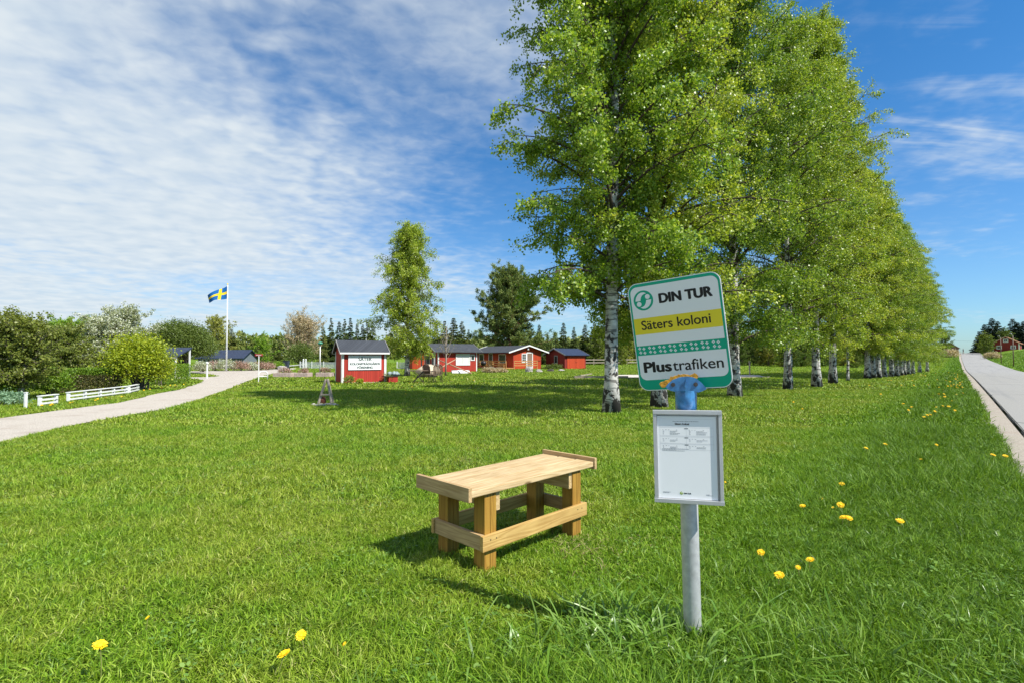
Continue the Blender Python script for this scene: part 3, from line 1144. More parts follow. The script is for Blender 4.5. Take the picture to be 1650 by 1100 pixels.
def make_spruce(name, label, cat, H, R, leafm, seed=1, leaves=9000, lsize=.4, r0=.14, base=.4, droop=.35):
    rng = np.random.default_rng(seed)
    tb = MB()
    tb.tube([(0, 0, -.1), (0, 0, H * .5), (0, 0, H)], [r0, r0 * .55, .015], 7)
    LC, LD = [], []
    nl = int(H / .36)
    per = max(6, int(leaves / (nl * 7)))
    for i in range(nl):
        t = i / nl
        z = base + (H - base) * t
        ln0 = (R * (1 - t) ** 1.05 + .05) * (1 + .22 * math.sin(i * 2.3 + seed))
        for b in range(7):
            az = rng.uniform(0, 2 * PI)
            ln = ln0 * rng.uniform(.6, 1.15)
            up = rng.uniform(-.05, .35) if t > .7 else rng.uniform(-.35, .1)
            d = np.array([math.cos(az), math.sin(az), up])
            s = np.sqrt(rng.random(per))
            Q = np.array([0, 0, z])[None] + d[None] * (ln * s)[:, None]
            Q[:, 2] -= droop * ln * s * s * .5
            side = np.array([-math.sin(az), math.cos(az), 0])
            Q += side[None] * (rng.normal(0, .16, per) * ln * (1.1 - s * .6))[:, None]
            Q += rng.normal(0, .05 * min(1, ln), (per, 3))
            LC.append(Q)
            LD.append(np.repeat(d[None], per, 0))
            if b < 3:
                e = Vector((0, 0, z)) + Vector(d) * ln * .8
                tb.tube([(0, 0, z), e], [.025, .008], 3, 0, False)
    C = np.concatenate(LC); D = np.concatenate(LD)
    tt = np.clip((C[:, 2] - base) / (H - base), 0, 1)
    Q = leaf_quads(C, lsize * (1 - .55 * tt), rng, .25, .34, D, .45)
    root = thing(name, label, cat)
    obj('trunk', tb.mesh('trunk', M['greybark'], True), root)
    obj('crown', quads_mesh('crown', Q, leafm), root)
    return root


def make_bush(name, label, cat, rx, ry, h, leafm, seed=1, leaves=6000, lsize=.09, nstem=9, z0=.05, barkm=None, lumps=14, part_names=True, lwidth=.75):
    """many-stemmed shrub: leaf clumps over a lumpy dome, stems showing at the foot"""
    rng = np.random.default_rng(seed)
    tb = MB()
    LC = []
    per = int(leaves / (lumps * nstem))
    for i in range(nstem * lumps):
        a = rng.uniform(0, 2 * PI)
        el = math.asin(rng.uniform(-.05, 1))
        rr = rng.uniform(.55, 1.0) ** .6 * rng.uniform(.85, 1.08)
        c = Vector((rx * math.cos(a) * math.cos(el) * rr, ry * math.sin(a) * math.cos(el) * rr, z0 + (h - z0) * (.30 + .70 * math.sin(el) * rr) if el > 0 else z0 + h * .25))
        m = max(2, int(per * rng.uniform(.5, 1.5)))
        sig = (.16 if cat != 'tree' else .085) * (rx + h) / 2
        LC.append(np.array(c)[None] + rng.normal(0, 1, (m, 3)) * sig * np.array([1, 1, .75]))
        if i % lumps < 2:
            s = Vector((rng.normal(0, .12) * rx, rng.normal(0, .12) * ry, -.05))
            tb.tube([s, s.lerp(c, .5) + Vector((0, 0, .12 * h)), c], [.035 * h * .5 + .008, .02 * h * .4 + .005, .004], 5, 0, False)
    C = np.concatenate(LC)
    C[:, 2] = np.abs(C[:, 2] - z0) + z0
    Q = leaf_quads(C, lsize, rng, .1, lwidth)
    root = thing(name, label, cat)
    obj('stem', tb.mesh('stem', barkm or M['greybark'], True), root)
    obj('foliage', quads_mesh('foliage', Q, leafm), root)
    return root


def birch_shape(t):
    return min(1, .62 + 1.5 * t) * (max(0, 1 - t) ** .55) * (1.0 if t < .5 else 1.0 - .12 * (t - .5))


def round_shape(t):
    return max(.12, math.sin(PI * min(1, .16 + .84 * t)) ** .6)


def dome_shape(t):
    return max(.1, (1 - t * t) ** .5)


GB = 'birches in the row beside the road'
protos = []
for k, (H, R, r0, stems) in enumerate(((17.5, 3.3, .20, 1), (17, 3.6, .21, 1), (17, 3.5, .21, 2), (18.5, 3.5, .2, 1))):
    protos.append(make_tree('birch_tree', 'birch', 'tree', H, (2.9, 1.9, 2.3, 2.2)[k], R, (lambda t: min(1, .34 + 3.0 * t) * (max(0, 1 - t) ** .5)) if k == 9 else birch_shape, nprim=130 if stems == 1 else 80, ntw=12, twl=.72,
                            leaves=200000 if k == 0 else 150000, lsize=.08, r0=r0 if stems == 1 else .16, seed=100 + k, e0=42, e1=74, droop=58, tdown=.6,
                            leafm=M['birchleaf'] if k < 1 else M['birchleaf2'], barkm=M['birchbark'], twigm=M['twig'], stems=stems, spread=.045, lumpy=.22 if k == 0 else .34))

# (px, py of the foot, prototype, scale, z scale, heading, label)
ROW = [
    (985, 664, 0, 1.0, 1.0, 0, 'large white-trunked birch nearest the street, left of the bus stop sign'),
    (1062, 655, 1, .98, 1.0, 2.0, 'birch whose trunk foot shows directly below the sign board'),
    (1184, 639, 1, 1.02, 1.0, .7, 'dark-footed birch just right of the bus stop sign'),
    (1268, 627, 2, 1.0, 1.0, 1.1, 'birch with two trunks forking from the ground'),
    (1316, 622.5, 3, 1.02, 1.02, .4, 'thick dark birch trunk right of the two-trunked birch'),
    (1342, 617.5, 3, 1.0, 1.05, 2.6, 'white birch trunk between the thick dark birch and the thin young birch'),
    (1398, 609.5, 1, .95, .98, 4.0, 'first birch of the tight cluster beyond the thin young birch'),
    (1407, 609, 3, .9, .93, 5.1, 'second birch of the tight cluster beyond the thin young birch'),
    (1415, 608.6, 1, .9, .95, 3.0, 'dark third birch in the tight cluster along the row'),
    (1425, 607.2, 3, .85, .88, 1.0, 'birch after the dark third one in the far cluster'),
    (1437, 606.6, 1, .85, .91, .2, 'broad pale birch midway along the far end of the row'),
    (1445, 605.7, 3, .82, .88, 2.2, 'birch close behind the broad pale one at the far end'),
    (1452, 605, 1, .82, .92, 5.6, 'slim birch sixth from the far end of the row'),
    (1457, 604.3, 3, .8, .88, 3.3, 'slim birch fifth from the far end of the row'),
    (1464, 603, 1, .8, .93, 4.4, 'slim birch fourth from the far end of the row'),
    (1471, 602, 3, .8, .86, 1.9, 'slim birch third from the far end of the row'),
    (1482, 600.5, 1, .8, .86, .9, 'birch second from the far end of the row'),
    (1494, 599.2, 3, .8, .76, 2.9, 'last birch at the far end of the row'),
]
for (px, py, k, s, sz, rz, lab) in ROW:
    place(protos[k], at(px, py), rz, s, lab, GB, s * sz)
# thin young birch in the row
tb = make_tree('birch_tree', 'thin young birch with a slender white trunk in the row', 'tree', 8, 2.2, 1.0, birch_shape, 34, 6, .6, 7000, .10, .085, 140, 35, 70, 60, .7,
               M['birchleaf2'], M['birchbark'], M['twig'])
tb.location = at(1366, 613.5)
tb['group'] = GB
# free standing birch behind the kiosk
fb = make_tree('birch_tree', 'free-standing pale green birch behind the small red kiosk', 'tree', 11.6, 1.7, 2.5, lambda t: min(1, .72 + 1.1 * t) * max(.08, 1 - t ** 1.5) ** .72, 90, 12, .85, 70000, .105, .19, 151, 36, 74, 56, .75,
               M['birchleaf2'], M['birchbark'], M['twig'], lumpy=.45)
fb.location = at(656, 605.5)
for p in protos:
    drop(p)

# ---- left garden
t = make_tree('apple_tree', 'old apple tree with forked trunk at the left edge by the white post', 'tree', 2.3, .6, .95, round_shape, 60, 10, .34, 26000, .075, .10, 201, 25, 75, 20, .0,
              M['appleleaf'], M['palebark'], M['greybark'], stems=2, spread=.10, lumpy=.4)
t.location = at(22, 645)
t = make_tree('apple_tree', 'apple tree with a slanting trunk behind the front hedge', 'tree', 2.2, .7, 1.35, round_shape, 60, 10, .42, 24000, .085, .10, 202, 25, 70, 25, .1,
              M['appleleaf'], M['greybark'], lean=(-.2, 0), lumpy=.4)
t.location = gD(108, 25.5)
t = make_tree('deciduous_tree', 'bright green round tree behind the apple trees', 'tree', 3.3, .9, 1.8, round_shape, 70, 10, .55, 26000, .12, .14, 203, 25, 70, 25, .1,
              M['brightleaf'], M['greybark'])
t.location = gD(112, 39)
t = make_tree('apple_tree', 'pale blossoming apple tree between the hedge and the gravel drive', 'tree', 3.0, .75, 1.45, round_shape, 76, 10, .45, 32000, .085, .12, 204, 22, 75, 25, .05,
              M['blossom'], M['greybark'], lumpy=.4)
t.location = gD(165, 30)
t = make_tree('apple_tree', 'pale blossoming apple tree standing deeper in the garden', 'tree', 4.0, .9, 1.7, round_shape, 70, 10, .5, 26000, .10, .12, 205, 22, 75, 25, .05,
              M['blossom'], M['greybark'])
t.location = gD(196, 35)
t = make_bush('garden_shrub', 'large lime yellow-green shrub at the bend of the drive', 'shrub', 1.08, 1.05, 2.42, M['limeleaf'], 206, 17000, .085, 12, .15, None, 18)
t.location = gD(224, 23)
t = make_bush('garden_shrub', 'low leafy shrub at the left edge below the apple tree', 'shrub', .8, .6, .9, M['hedgeleaf'], 207, 5000, .06, 8, .05)
t.location = gD(-6, 17.5)
t = make_bush('garden_shrub', 'loose green shrub between the white post and the hedge', 'shrub', .55, .5, 1.05, M['hedgeleaf'], 208, 7000, .06, 9, .05)
t.location = gD(82, 19.6)
t = make_bush('garden_shrub', 'blue-green low perennials beside the white post', 'shrub', .6, .4, .38, leafmat('bluish_plant_leaf', [(.06, .12, .07), (.12, .2, .12), (.2, .28, .18)], .3), 209, 2500, .05, 6, .02)
t.location = gD(10, 16)
t = make_bush('willow_tree', 'broad rounded dark green willow beside the carport roof', 'tree', 2.75, 2.7, 4.5, M['willowleaf'], 210, 46000, .11, 12, .7, M['greybark'], 60)
t.location = gD(290, 45)


def hedge(name, label, a, b, w, h, leafm, n, ls, seed, brown=None):
    rng = np.random.default_rng(seed)
    a = Vector(a); b = Vector(b)
    d = b - a
    L = d.length
    dn = d.normalized()
    nn = Vector((-dn.y, dn.x, 0))
    s = rng.uniform(0, L, n)
    face = rng.random(n)
    y = np.where(face < .4, -w / 2, np.where(face < .7, w / 2, rng.uniform(-w / 2, w / 2, n)))
    z = np.where(face < .7, h * rng.random(n) ** .8, h)
    y = y + rng.normal(0, .035, n) + .04 * np.sin(s * 2.1)
    z = np.abs(z + rng.normal(0, .025, n) + .02 * np.sin(s * 1.7)) + .02
    C = np.array(dn)[None, :2] * s[:, None] + np.array(nn)[None, :2] * y[:, None]
    C = np.concatenate([C, z[:, None]], 1)
    root = thing(name, label, 'hedge', (a.x, a.y, a.z))
    if brown:
        low = (z < h * .80)
        obj('foliage', quads_mesh('foliage', leaf_quads(C[~low], ls, rng, 0), leafm), root)
        obj('lower_foliage', quads_mesh('lower_foliage', leaf_quads(C[low], ls, rng, 0), brown), root)
    else:
        obj('foliage', quads_mesh('foliage', leaf_quads(C, ls, rng, 0), leafm), root)
    tb = MB()
    for i in range(int(L / .35)):
        q = dn * (i * .35 + rng.uniform(-.1, .1)) + nn * rng.uniform(-w * .3, w * .3)
        tb.tube([(q.x, q.y, -.05), (q.x + rng.normal(0, .06), q.y + rng.normal(0, .06), h * .55), (q.x + rng.normal(0, .12), q.y + rng.normal(0, .12), h * .95)], [.02, .014, .005], 5, 0, False)
    part('stem', tb, M['greybark'], root)
    return root


hedge('garden_hedge', 'clipped front hedge with bright top and brown twiggy side behind the white rails', gD(92, 21), gD(196, 22.5), .7, .93, M['hedgeleaf'], 20000, .05, 220, M['hedgebrown'])
hedge('garden_hedge', 'bright green clipped hedge under the apple trees behind the front hedge', gD(66, 31), gD(200, 33), .7, .95, M['hedgeleaf'], 15000, .06, 221)
hedge('garden_hedge', 'short clipped hedge end beside the carport post', gD(252, 26.2), gD(294, 30), .9, 1.02, M['hedgeleaf'], 11000, .055, 222)

# ---- shrubs along the far side of the drive
for i, (px, py, rr, hh, mt, lab) in enumerate((
        (326, 598.5, .75, 1.0, 'whiteflower', 'white-flowering shrub leftmost in the bed beyond the drive'),
        (346, 596.5, .75, 1.0, 'pinkflower', 'reddish brown shrub between two white-flowering shrubs beyond the drive'),
        (365, 597.2, 1.1, 1.15, 'whiteflower', 'largest white-flowering shrub at the flagpole foot'),
        (388, 597, .95, 1.0, 'pinkflower', 'pinkish shrub right of the flagpole beyond the drive'),
        (404, 596.5, .7, .85, 'whiteflower', 'pale grey-white shrub between the pinkish shrubs'),
        (417, 596, .9, .9, 'pinkflower', 'pinkish low shrub behind the red street sign'),
        (431, 595.5, .8, .8, 'pinkflower', 'low pinkish shrub right of the red street sign'),
        (446, 594.5, .75, .85, 'brightleaf', 'round bright green shrub beyond the drive'))):
    t = make_bush('flowering_shrub' if mt != 'brightleaf' else 'garden_shrub', lab, 'shrub', rr, rr * .8, hh, M[mt], 240 + i, 2600, .09, 7, .05)
    t.location = at(px, py)
t = make_tree('budding_tree', 'wide pinkish-brown budding bush behind the raised beds', 'tree', 5.2, .4, 3.3, round_shape, 80, 11, .7, 34000, .13, .12, 260, 40, 80, 10, -.3,
              M['pinkbush'], M['greybark'], stems=2, spread=.05)
t.location = gD(487, 76)
t = make_bush('garden_shrub', 'dark green bush under the pinkish-brown budding bush', 'shrub', 1.9, 1.5, 3.2, M['willowleaf'], 261, 7000, .14, 9, .1)
t.location = gD(486, 70)
t = make_tree('deciduous_tree', 'yellow-olive tree beside the flagpole', 'tree', 6.2, 1.0, 2.6, round_shape, 44, 8, .7, 9000, .18, .12, 262, 30, 75, 20, .2, M['yellowleaf'], M['greybark'])
t.location = gD(349, 76)
t = make_tree('deciduous_tree', 'small bright green tree behind the red street sign', 'tree', 3.6, .5, 2.0, round_shape, 36, 8, .6, 6000, .16, .1, 263, 30, 75, 20, .1, M['brightleaf'], M['greybark'])
t.location = gD(421, 82)

# ---- conifers
sp = [make_spruce('spruce_tree', 's', 'tree', 10, 1.9, M['spruce'], 300 + k, 13000, .36) for k in range(3)]
spb = make_spruce('spruce_tree', 's', 'tree', 10, 2.3, M['spruceblue'], 310, 14000, .40)


def top_z(py, D):
    return (HC + (574 - py) / F * D)


def spruce_at(px, top, D, k, label, group, wide=1.0):
    g = gD(px, D)
    H = top_z(top, D) - g.z
    s = H / 10
    p = sp[k % 3] if k >= 0 else spb
    return place(p, g, random.uniform(0, 6), s * wide * (random.uniform(1.1, 1.7) if k >= 0 else 1), label, group, s)


GS = 'spruces along the far side of the colony'
for (px, top, D, k, w, lab) in (
        (372, 529, 82, 0, 1.3, 'dark spruce just right of the flagpole'),
        (338, 527, 90, 1, 1.0, 'spruce peeking over the yellow-olive tree, left one'),
        (356, 526, 92, 2, 1.0, 'spruce peeking over the yellow-olive tree, right one'),
        (397, 552, 110, 0, .8, 'thin low spruce top left of the red street sign'),
        (404, 557, 108, 1, .9, 'low spruce top behind the red street sign'),
        (428, 556, 112, 2, .9, 'low spruce right of the red street sign'),
        (441, 560, 115, 0, 1.0, 'small spruce left of the pinkish-brown budding bush'),
        (450, 553, 100, 1, 1.2, 'broad small spruce touching the pinkish-brown budding bush')):
    spruce_at(px, top, D, k, lab, GS, w)
for i, (px, top, D, k, w) in enumerate(((520, 519, 95, 0, .75), (533, 511, 98, 1, .8), (546, 517, 96, 2, .9), (555, 513, 102, 0, .8), (564, 511, 99, 1, .85), (575, 520, 95, 2, .8), (584, 522, 97, 0, .9), (592, 518, 100, 1, .9), (600, 524, 95, 2, 1.0))):
    nm = ['leftmost', 'second', 'third', 'fourth', 'fifth', 'sixth', 'seventh', 'eighth', 'rightmost'][i]
    spruce_at(px, top, D, k, f'{nm} of the spruces behind the small red kiosk, counted from the lamp post side', GS, w)
for i, (px, top, D, k, w) in enumerate(((703, 521, 92, 0, .9), (716, 516, 95, 1, .8), (731, 511, 90, 2, 1.1), (744, 517, 92, 0, 1.0), (755, 530, 94, 1, 1.0))):
    nm = ['leftmost', 'second', 'tallest middle', 'fourth', 'rightmost'][i]
    spruce_at(px, top, D, k, f'{nm} of the spruces between the free-standing birch and the big pine', GS, w)
for i, (px, top, D, k, w) in enumerate(((869, 522, 95, 2, 1.2), (882, 535, 100, 0, .7), (895, 536, 92, 1, 1.0), (908, 519, 100, 2, 1.0), (925, 526, 96, 0, .9), (943, 522, 98, 1, 1.0), (958, 518, 104, 2, 1.0), (975, 528, 100, 0, 1.0))):
    nm = ['leftmost', 'second and slimmest', 'third', 'fourth', 'fifth', 'sixth', 'seventh', 'rightmost'][i]
    spruce_at(px, top, D, k, f'{nm} of the spruces right of the big pine behind the dark red shed', GS, w)
GW = 'trees on the hill right of the road'
for (px, top, D, w, lab) in ((1578, 534, 205, 1.0, 'small dark conifer at the left end of the hilltop trees'), (1587, 522, 200, 1.1, 'dark conifer next to the small one on the hilltop'), (1600, 512, 200, 1.25, 'tallest dark conifer above the road on the hilltop'),
                             (1609, 517, 205, 1.1, 'dark conifer right of the tallest hilltop one'), (1618, 527, 215, 1.2, 'dark conifer behind the red house chimney side'), (1633, 513, 215, 1.3, 'tall dark conifer behind the red house roof'),
                             (1641, 519, 210, 1.3, 'dark conifer right above the red house roof'), (1651, 517, 205, 1.3, 'dark conifer at the right edge above the red house'), (1662, 516, 208, 1.3, 'dark conifer cut by the right edge')):
    spruce_at(px, top, D, -1, lab, GW, w * 1.45)
for p in sp + [spb]:
    drop(p)

# big pine behind the cottages
t = make_tree('pine_tree', 'big broad dark pine behind the long red cottage', 'tree', 12.7, 1.5, 6.1, lambda t: (.8 + .4 * t if t < .4 else .96) * max(.28, (1 - t) ** .45), 120, 13, 1.0, 90000, .36, .34, 330, 8, 55, -10, -.25,
              M['pine'], M['pinebark'], lwidth=.24, clump=.45, ldown=-.1, lumpy=.42)
t.location = gD(820, 78)

# woodland beyond the birch row
wd = [make_tree('deciduous_tree', 'w', 'tree', 8, .25, 3.7, round_shape, 52, 9, .9, 15000, .24, .18, 340 + k, 25, 75, 20, .2, M['mixleaf'] if k < 2 else M['yellowleaf'], M['greybark']) for k in range(3)]
GD = 'deciduous trees beyond the field'
names_w = ['light green', 'mid green', 'yellow-olive']
wl = [(690, 560, 70, 1), (965, 538, 95, 0), (990, 530, 112, 1), (1012, 540, 105, 0), (1035, 533, 118, 1), (1060, 537, 110, 0), (1085, 530, 120, 1), (1110, 536, 108, 0), (1135, 532, 120, 1), (1160, 540, 112, 1), (1182, 535, 118, 0),
      (1205, 545, 105, 0), (1238, 531, 100, 2), (1262, 545, 95, 1), (1290, 548, 110, 0), (1312, 545, 105, 1), (1335, 548, 112, 0), (1360, 546, 118, 1), (1385, 548, 115, 0), (1410, 545, 125, 1), (1435, 548, 128, 0), (1460, 552, 130, 1)] + [(1000 + 27 * q + (q * 37) % 11, 551 + (q * 23) % 9, 92 + (q * 17) % 14, q % 2) for q in range(17)]
ordn = ['first', 'second', 'third', 'fourth', 'fifth', 'sixth', 'seventh', 'eighth', 'ninth', 'tenth', 'eleventh', 'twelfth', 'thirteenth', 'fourteenth', 'fifteenth', 'sixteenth', 'seventeenth', 'eighteenth', 'nineteenth', 'twentieth', 'twenty-first', 'twenty-second']
for i, (px, top, D, k) in enumerate(wl):
    g = gD(px, D)
    s = (top_z(top, D) - g.z) / 8
    place(wd[k], g, random.uniform(0, 6), s, ('light green tree behind the free-standing birch and the porch cottage' if i == 0 else f'{names_w[k]} tree {ordn[i - 1]} from the red shed in the woodland beyond the birches' if i < 22 else f'low bushy {names_w[k]} tree at the field edge, {ordn[i - 22]} from the red shed'), GD)
for (px, top, D, k, lab) in ((1586, 544, 185, 0, 'light green leafy tree in front of the hilltop conifers'), (1594, 548, 178, 1, 'bushy green tree left of the red house on the hill'), (1622, 538, 195, 0, 'yellow-green tree behind the red house on the hill'), (1523, 543, 190, 0, 'leafy tree beside the roof on the left of the road crest')):
    g = gD(px, D)
    s = (top_z(top, D) - g.z) / 8
    place(wd[k], g, random.uniform(0, 6), s, lab, GW)
for p in wd:
    drop(p)
t = make_bush('garden_shrub', 'grey-green shrub below the red house on the hill', 'shrub', 2.2, 1.6, 1.8, M['pinkbush'], 360, 3500, .2, 7, .05)
t.location = gD(1598, 150)
t = make_bush('garden_shrub', 'brownish shrub beside the road crest on the left', 'shrub', 3.0, 2, 2.4, M['pinkbush'], 361, 3500, .25, 7, .05)
t.location = gD(1528, 165)

# far wood: one continuous mass on the horizon
rng = np.random.default_rng(77)
n = 42000
a = rng.uniform(rad(-62), rad(33), n)
Dw = 290 + 60 * rng.random(n)
hw = 7.5 + 4 * vnoise(a * 60, a * 0, 1, 8) + 2.5 * vnoise(a * 300, a * 0, 1, 9)
zz = hw * rng.random(n) ** .7
C = np.stack([np.sin(a) * Dw, np.cos(a) * Dw, gz(np.sin(a) * Dw, np.cos(a) * Dw) + zz], -1)
me = quads_mesh('far_wood', leaf_quads(C, 2.2, rng, 0, .6), M['spruce'])
tag(obj('far_wood', me), 'dark distant wood along the horizon', 'wood', kind='stuff')


# ------------------------------------------------------------------ bus stop
bs = thing('bus_stop_sign', 'tilted green and white bus stop sign on a galvanised pole with timetable frame', 'bus stop', (POLE.x, POLE.y, 0))
base = Vector((POLE.x, POLE.y, 0))
ptop = atD(1105.5, 640, 2.665) - base
mb = MB()
mb.tube([Vector((0, 0, -.2)), Vector((0, 0, 0)), ptop * .5, ptop], .0437, 28)
part('pole', mb, M['galv'], bs, True)


def sub(name, mb, mat, parent, loc, rot, smooth=False):
    o = part(name, mb, mat, parent, smooth)
    o.location = loc
    o.rotation_mode = 'XYZ'
    o.matrix_basis = Matrix.Translation(loc) @ rot
    return o


def Rzxy(yaw, pit, roll):
    return Matrix.Rotation(yaw, 4, 'Z') @ Matrix.Rotation(pit, 4, 'X') @ Matrix.Rotation(roll, 4, 'Y')


SW, SH = .478, .578
Rs = Rzxy(-.5817, .1245, -.0814)
mb = MB()
mb.plate(rrect(SW, SH, .05, 10), -.002, .004)
sign = sub('sign_board', mb, M['signwhite'], bs, Vector((.8628, 2.66, 1.6175)) - base, Rs)
sign['label'] = 'tilted board with green border'


def fx(f): return (f - .5) * SW
def fz(f): return (.5 - f) * SH


e = .0006
mb = MB(); mb.plate(rrect(SW - .008, SH - .008, .046, 10), -.002 - e, -.002)
part('green_panel', mb, M['signgreen'], sign)
mb = MB()
t0, b0 = fz(.034), fz(.90)
w_in = SW * .945
g1, g2 = fz(.578), fz(.668)
mb.plate(rrect(w_in, t0 - g1, .036, 8, 0, (t0 + g1) / 2, (1, 1, 0, 0)), -.002 - 2 * e, -.002 - e)
mb.plate(rrect(w_in, g2 - b0, .034, 8, 0, (g2 + b0) / 2, (0, 0, 1, 1)), -.002 - 2 * e, -.002 - e)
part('white_panel', mb, M['signwhite'], sign)
mb = MB()
mb.plate(rrect(w_in, fz(.325) - fz(.475), 0, 0, 0, (fz(.325) + fz(.475)) / 2), -.002 - 3 * e, -.002 - 2 * e)
part('name_band', mb, M['signyellow'], sign)
y4 = -.002 - 4 * e
for txt, cx_, zb_, yy_, bold_, w_, al_, h_ in (
        ('DIN TUR', fx(.625), fz(.205), -.002 - 3 * e, .0040, SW * .55, 'CENTER', SH * .081),
        ('Säters koloni', fx(.485), fz(.433), y4, .0009, SW * .745, 'CENTER', SH * .083),
        ('Plus', fx(.083), fz(.826), -.002 - 3 * e, .0040, SW * .30, 'LEFT', SH * .091),
        ('trafiken', fx(.405), fz(.826), -.002 - 3 * e, .0009, SW * .525, 'LEFT', SH * .093)):
    mb = MB()
    put_text(mb, txt, .06, cx_, zb_, yy_, bold_, w_, al_, 0, h_)
    part('lettering', mb, M['black'], sign)
# green flower band: blossoms of four round petals, four to a cluster
mb = MB()
yb = -.002 - e
zc = (g1 + g2) / 2
for k in range(8):
    cx0 = -w_in / 2 + w_in * (.055 + .121 * k)
    for dx, dz in ((-.0115, .0125), (.0115, .0095), (-.0085, -.0095), (.0145, -.0125)):
        for ax, az in ((1, 0), (-1, 0), (0, 1), (0, -1)):
            mb.plate(circ(.0034, cx0 + dx + ax * .0048, zc + dz + az * .0048, 10), yb - e - .0001 * (ax + 2 * az), yb)
part('flower_pattern', mb, M['signwhite'], sign)
# ring logo
lx, lz, lr = fx(.168), fz(.163), .0535
mb = MB()
y = -.002 - 2 * e
mb.plate(circ(lr, lx, lz, 48), y - e, y, 0)
cres = [(195, 570), (198, 520), (210, 470), (240, 415), (280, 376), (330, 352), (390, 345), (450, 370), (400, 385), (355, 417), (328, 465), (318, 510), (318, 550), (260, 562)]
ca_, sa_ = math.cos(rad(8)), math.sin(rad(8))


def lg(px_, py_):
    dx, dz = (px_ - 385) / 238 * lr, (540 - py_) / 238 * lr
    return (lx + dx * ca_ + dz * sa_, lz - dx * sa_ + dz * ca_)


mb.plate([lg(*p) for p in cres], y - 2 * e, y - e, 1)
mb.plate([lg(770 - a, 1080 - b) for a, b in cres], y - 2 * e, y - e, 1)
for cxy in ((482, 447), (286, 634)):
    q = lg(*cxy)
    mb.plate(circ(lr * .24, q[0], q[1], 28), y - 2 * e, y - e, 1)
part('ring_emblem', mb, [M['signgreen'], M['signwhite']], sign)

# blue sleeve, bracket plate and orange fringe
kz = 2.62 / F / 12.2
mb = MB()
mb.lathe([(.048, 0), (.053, .004), (.053, .112), (.050, .116)], 32)
c = atD(1105.5, 659, 2.66) - base
o = part('pole_sleeve', mb, M['bluepaint'], bs, True)
o.location = c
cb = atD(1050 + 690 / 12.2, 590 + 400 / 12.2, 2.585) - base
Rb = Rzxy(-.22, .08, 0)


def cpx(pts): return [((x - 690) * kz * 1.0, (400 - y) * kz) for x, y in pts]


mb = MB()
mb.plate(cpx([(300, 400), (345, 335), (430, 262), (560, 210), (700, 195), (800, 208), (880, 242), (960, 310), (1030, 395), (1052, 430), (985, 470), (900, 500), (820, 478), (690, 462), (560, 470), (470, 492), (385, 470), (320, 432)]), -.004, .004)
mb.plate(cpx([(672, 240), (700, 380), (672, 430), (640, 380)]), -.010, -.004)
br = sub('bracket_plate', mb, M['bluepaint'], bs, cb, Rb)
mb = MB()
mb.plate(cpx([(180, 345), (205, 315), (262, 300), (290, 278), (345, 268), (378, 235), (392, 196), (425, 210), (478, 182), (520, 178), (540, 152), (570, 168), (632, 150), (700, 160), (752, 172), (800, 150), (835, 128), (885, 160), (905, 195), (880, 238), (800, 206), (700, 198), (560, 214), (430, 268), (345, 340), (300, 404), (240, 425), (200, 385)]), .001, .008)
part('orange_fringe', mb, M['orangepaint'], br)
for (bx, bz) in ((435, 355), (852, 345)):
    mb = MB()
    (x, z), = cpx([(bx, bz)])
    mb.plate(circ(.0105, x, z, 24), -.0062, -.004)
    mb.plate(circ(.0065, x, z, 6), -.0110, -.0062)
    part('bolt', mb, M['steel'], br)

# timetable frame
FW, FH = .329, .466
Rf = Rzxy(-.2683, .0106, -.0155)
frc = Vector((.8857, 2.597, .997)) - base
mb = MB()
mb.plate(rrect(FW - .01, FH - .01, 0, 0), .010, .014)
fr = sub('timetable_frame', mb, M['alu'], bs, frc, Rf)
bt = .017
for (nm, cx, cz, w, h) in (('frame_rail', 0, FH / 2 - .010, FW, .020), ('frame_rail', 0, -FH / 2 + .010, FW + .004, .020)):
    mb = MB(); mb.box((cx, 0, cz), (w, .034, h), None, 0, .0015)
    part(nm, mb, M['alu'], fr)
for s in (-1, 1):
    mb = MB(); mb.box((s * (FW / 2 - bt / 2), .001, 0), (bt, .030, FH - .0402), None, 0, .0015)
    part('frame_stile', mb, M['alu'], fr)
mb = MB()
PW, PH = FW - 2 * bt - .012, FH - .052
mb.plate(rrect(PW, PH, 0, 0, -.004, -.004), -.0045, .0075)
sh = part('timetable_sheet', mb, M['paper'], fr)
yp = -.0048
X0 = -.004
mb = MB()
put_text(mb, 'Säters koloni', .02, X0 - .02, PH / 2 - .047, yp, .0006, .068)
part('lettering', mb, M['black'], sh)
for cz in (-.066, -.112, -.148):
    mb = MB(); mb.box((X0, yp, PH / 2 + cz), (.018, .0003, .0030))
    part('table_heading', mb, M['black'], sh)
mb = MB()
rl = random.Random(9)


def dashes(x, z, w, h=.0017):
    while w > .002:
        l = min(w, rl.uniform(.003, .010))
        mb.box((x + l / 2, yp, z), (l, .0003, h))
        x += l + .0014
        w -= l + .0014


T = PH / 2


def flush():
    global mb
    part('small_print', mb, M['greyprint'], sh)
    mb = MB()


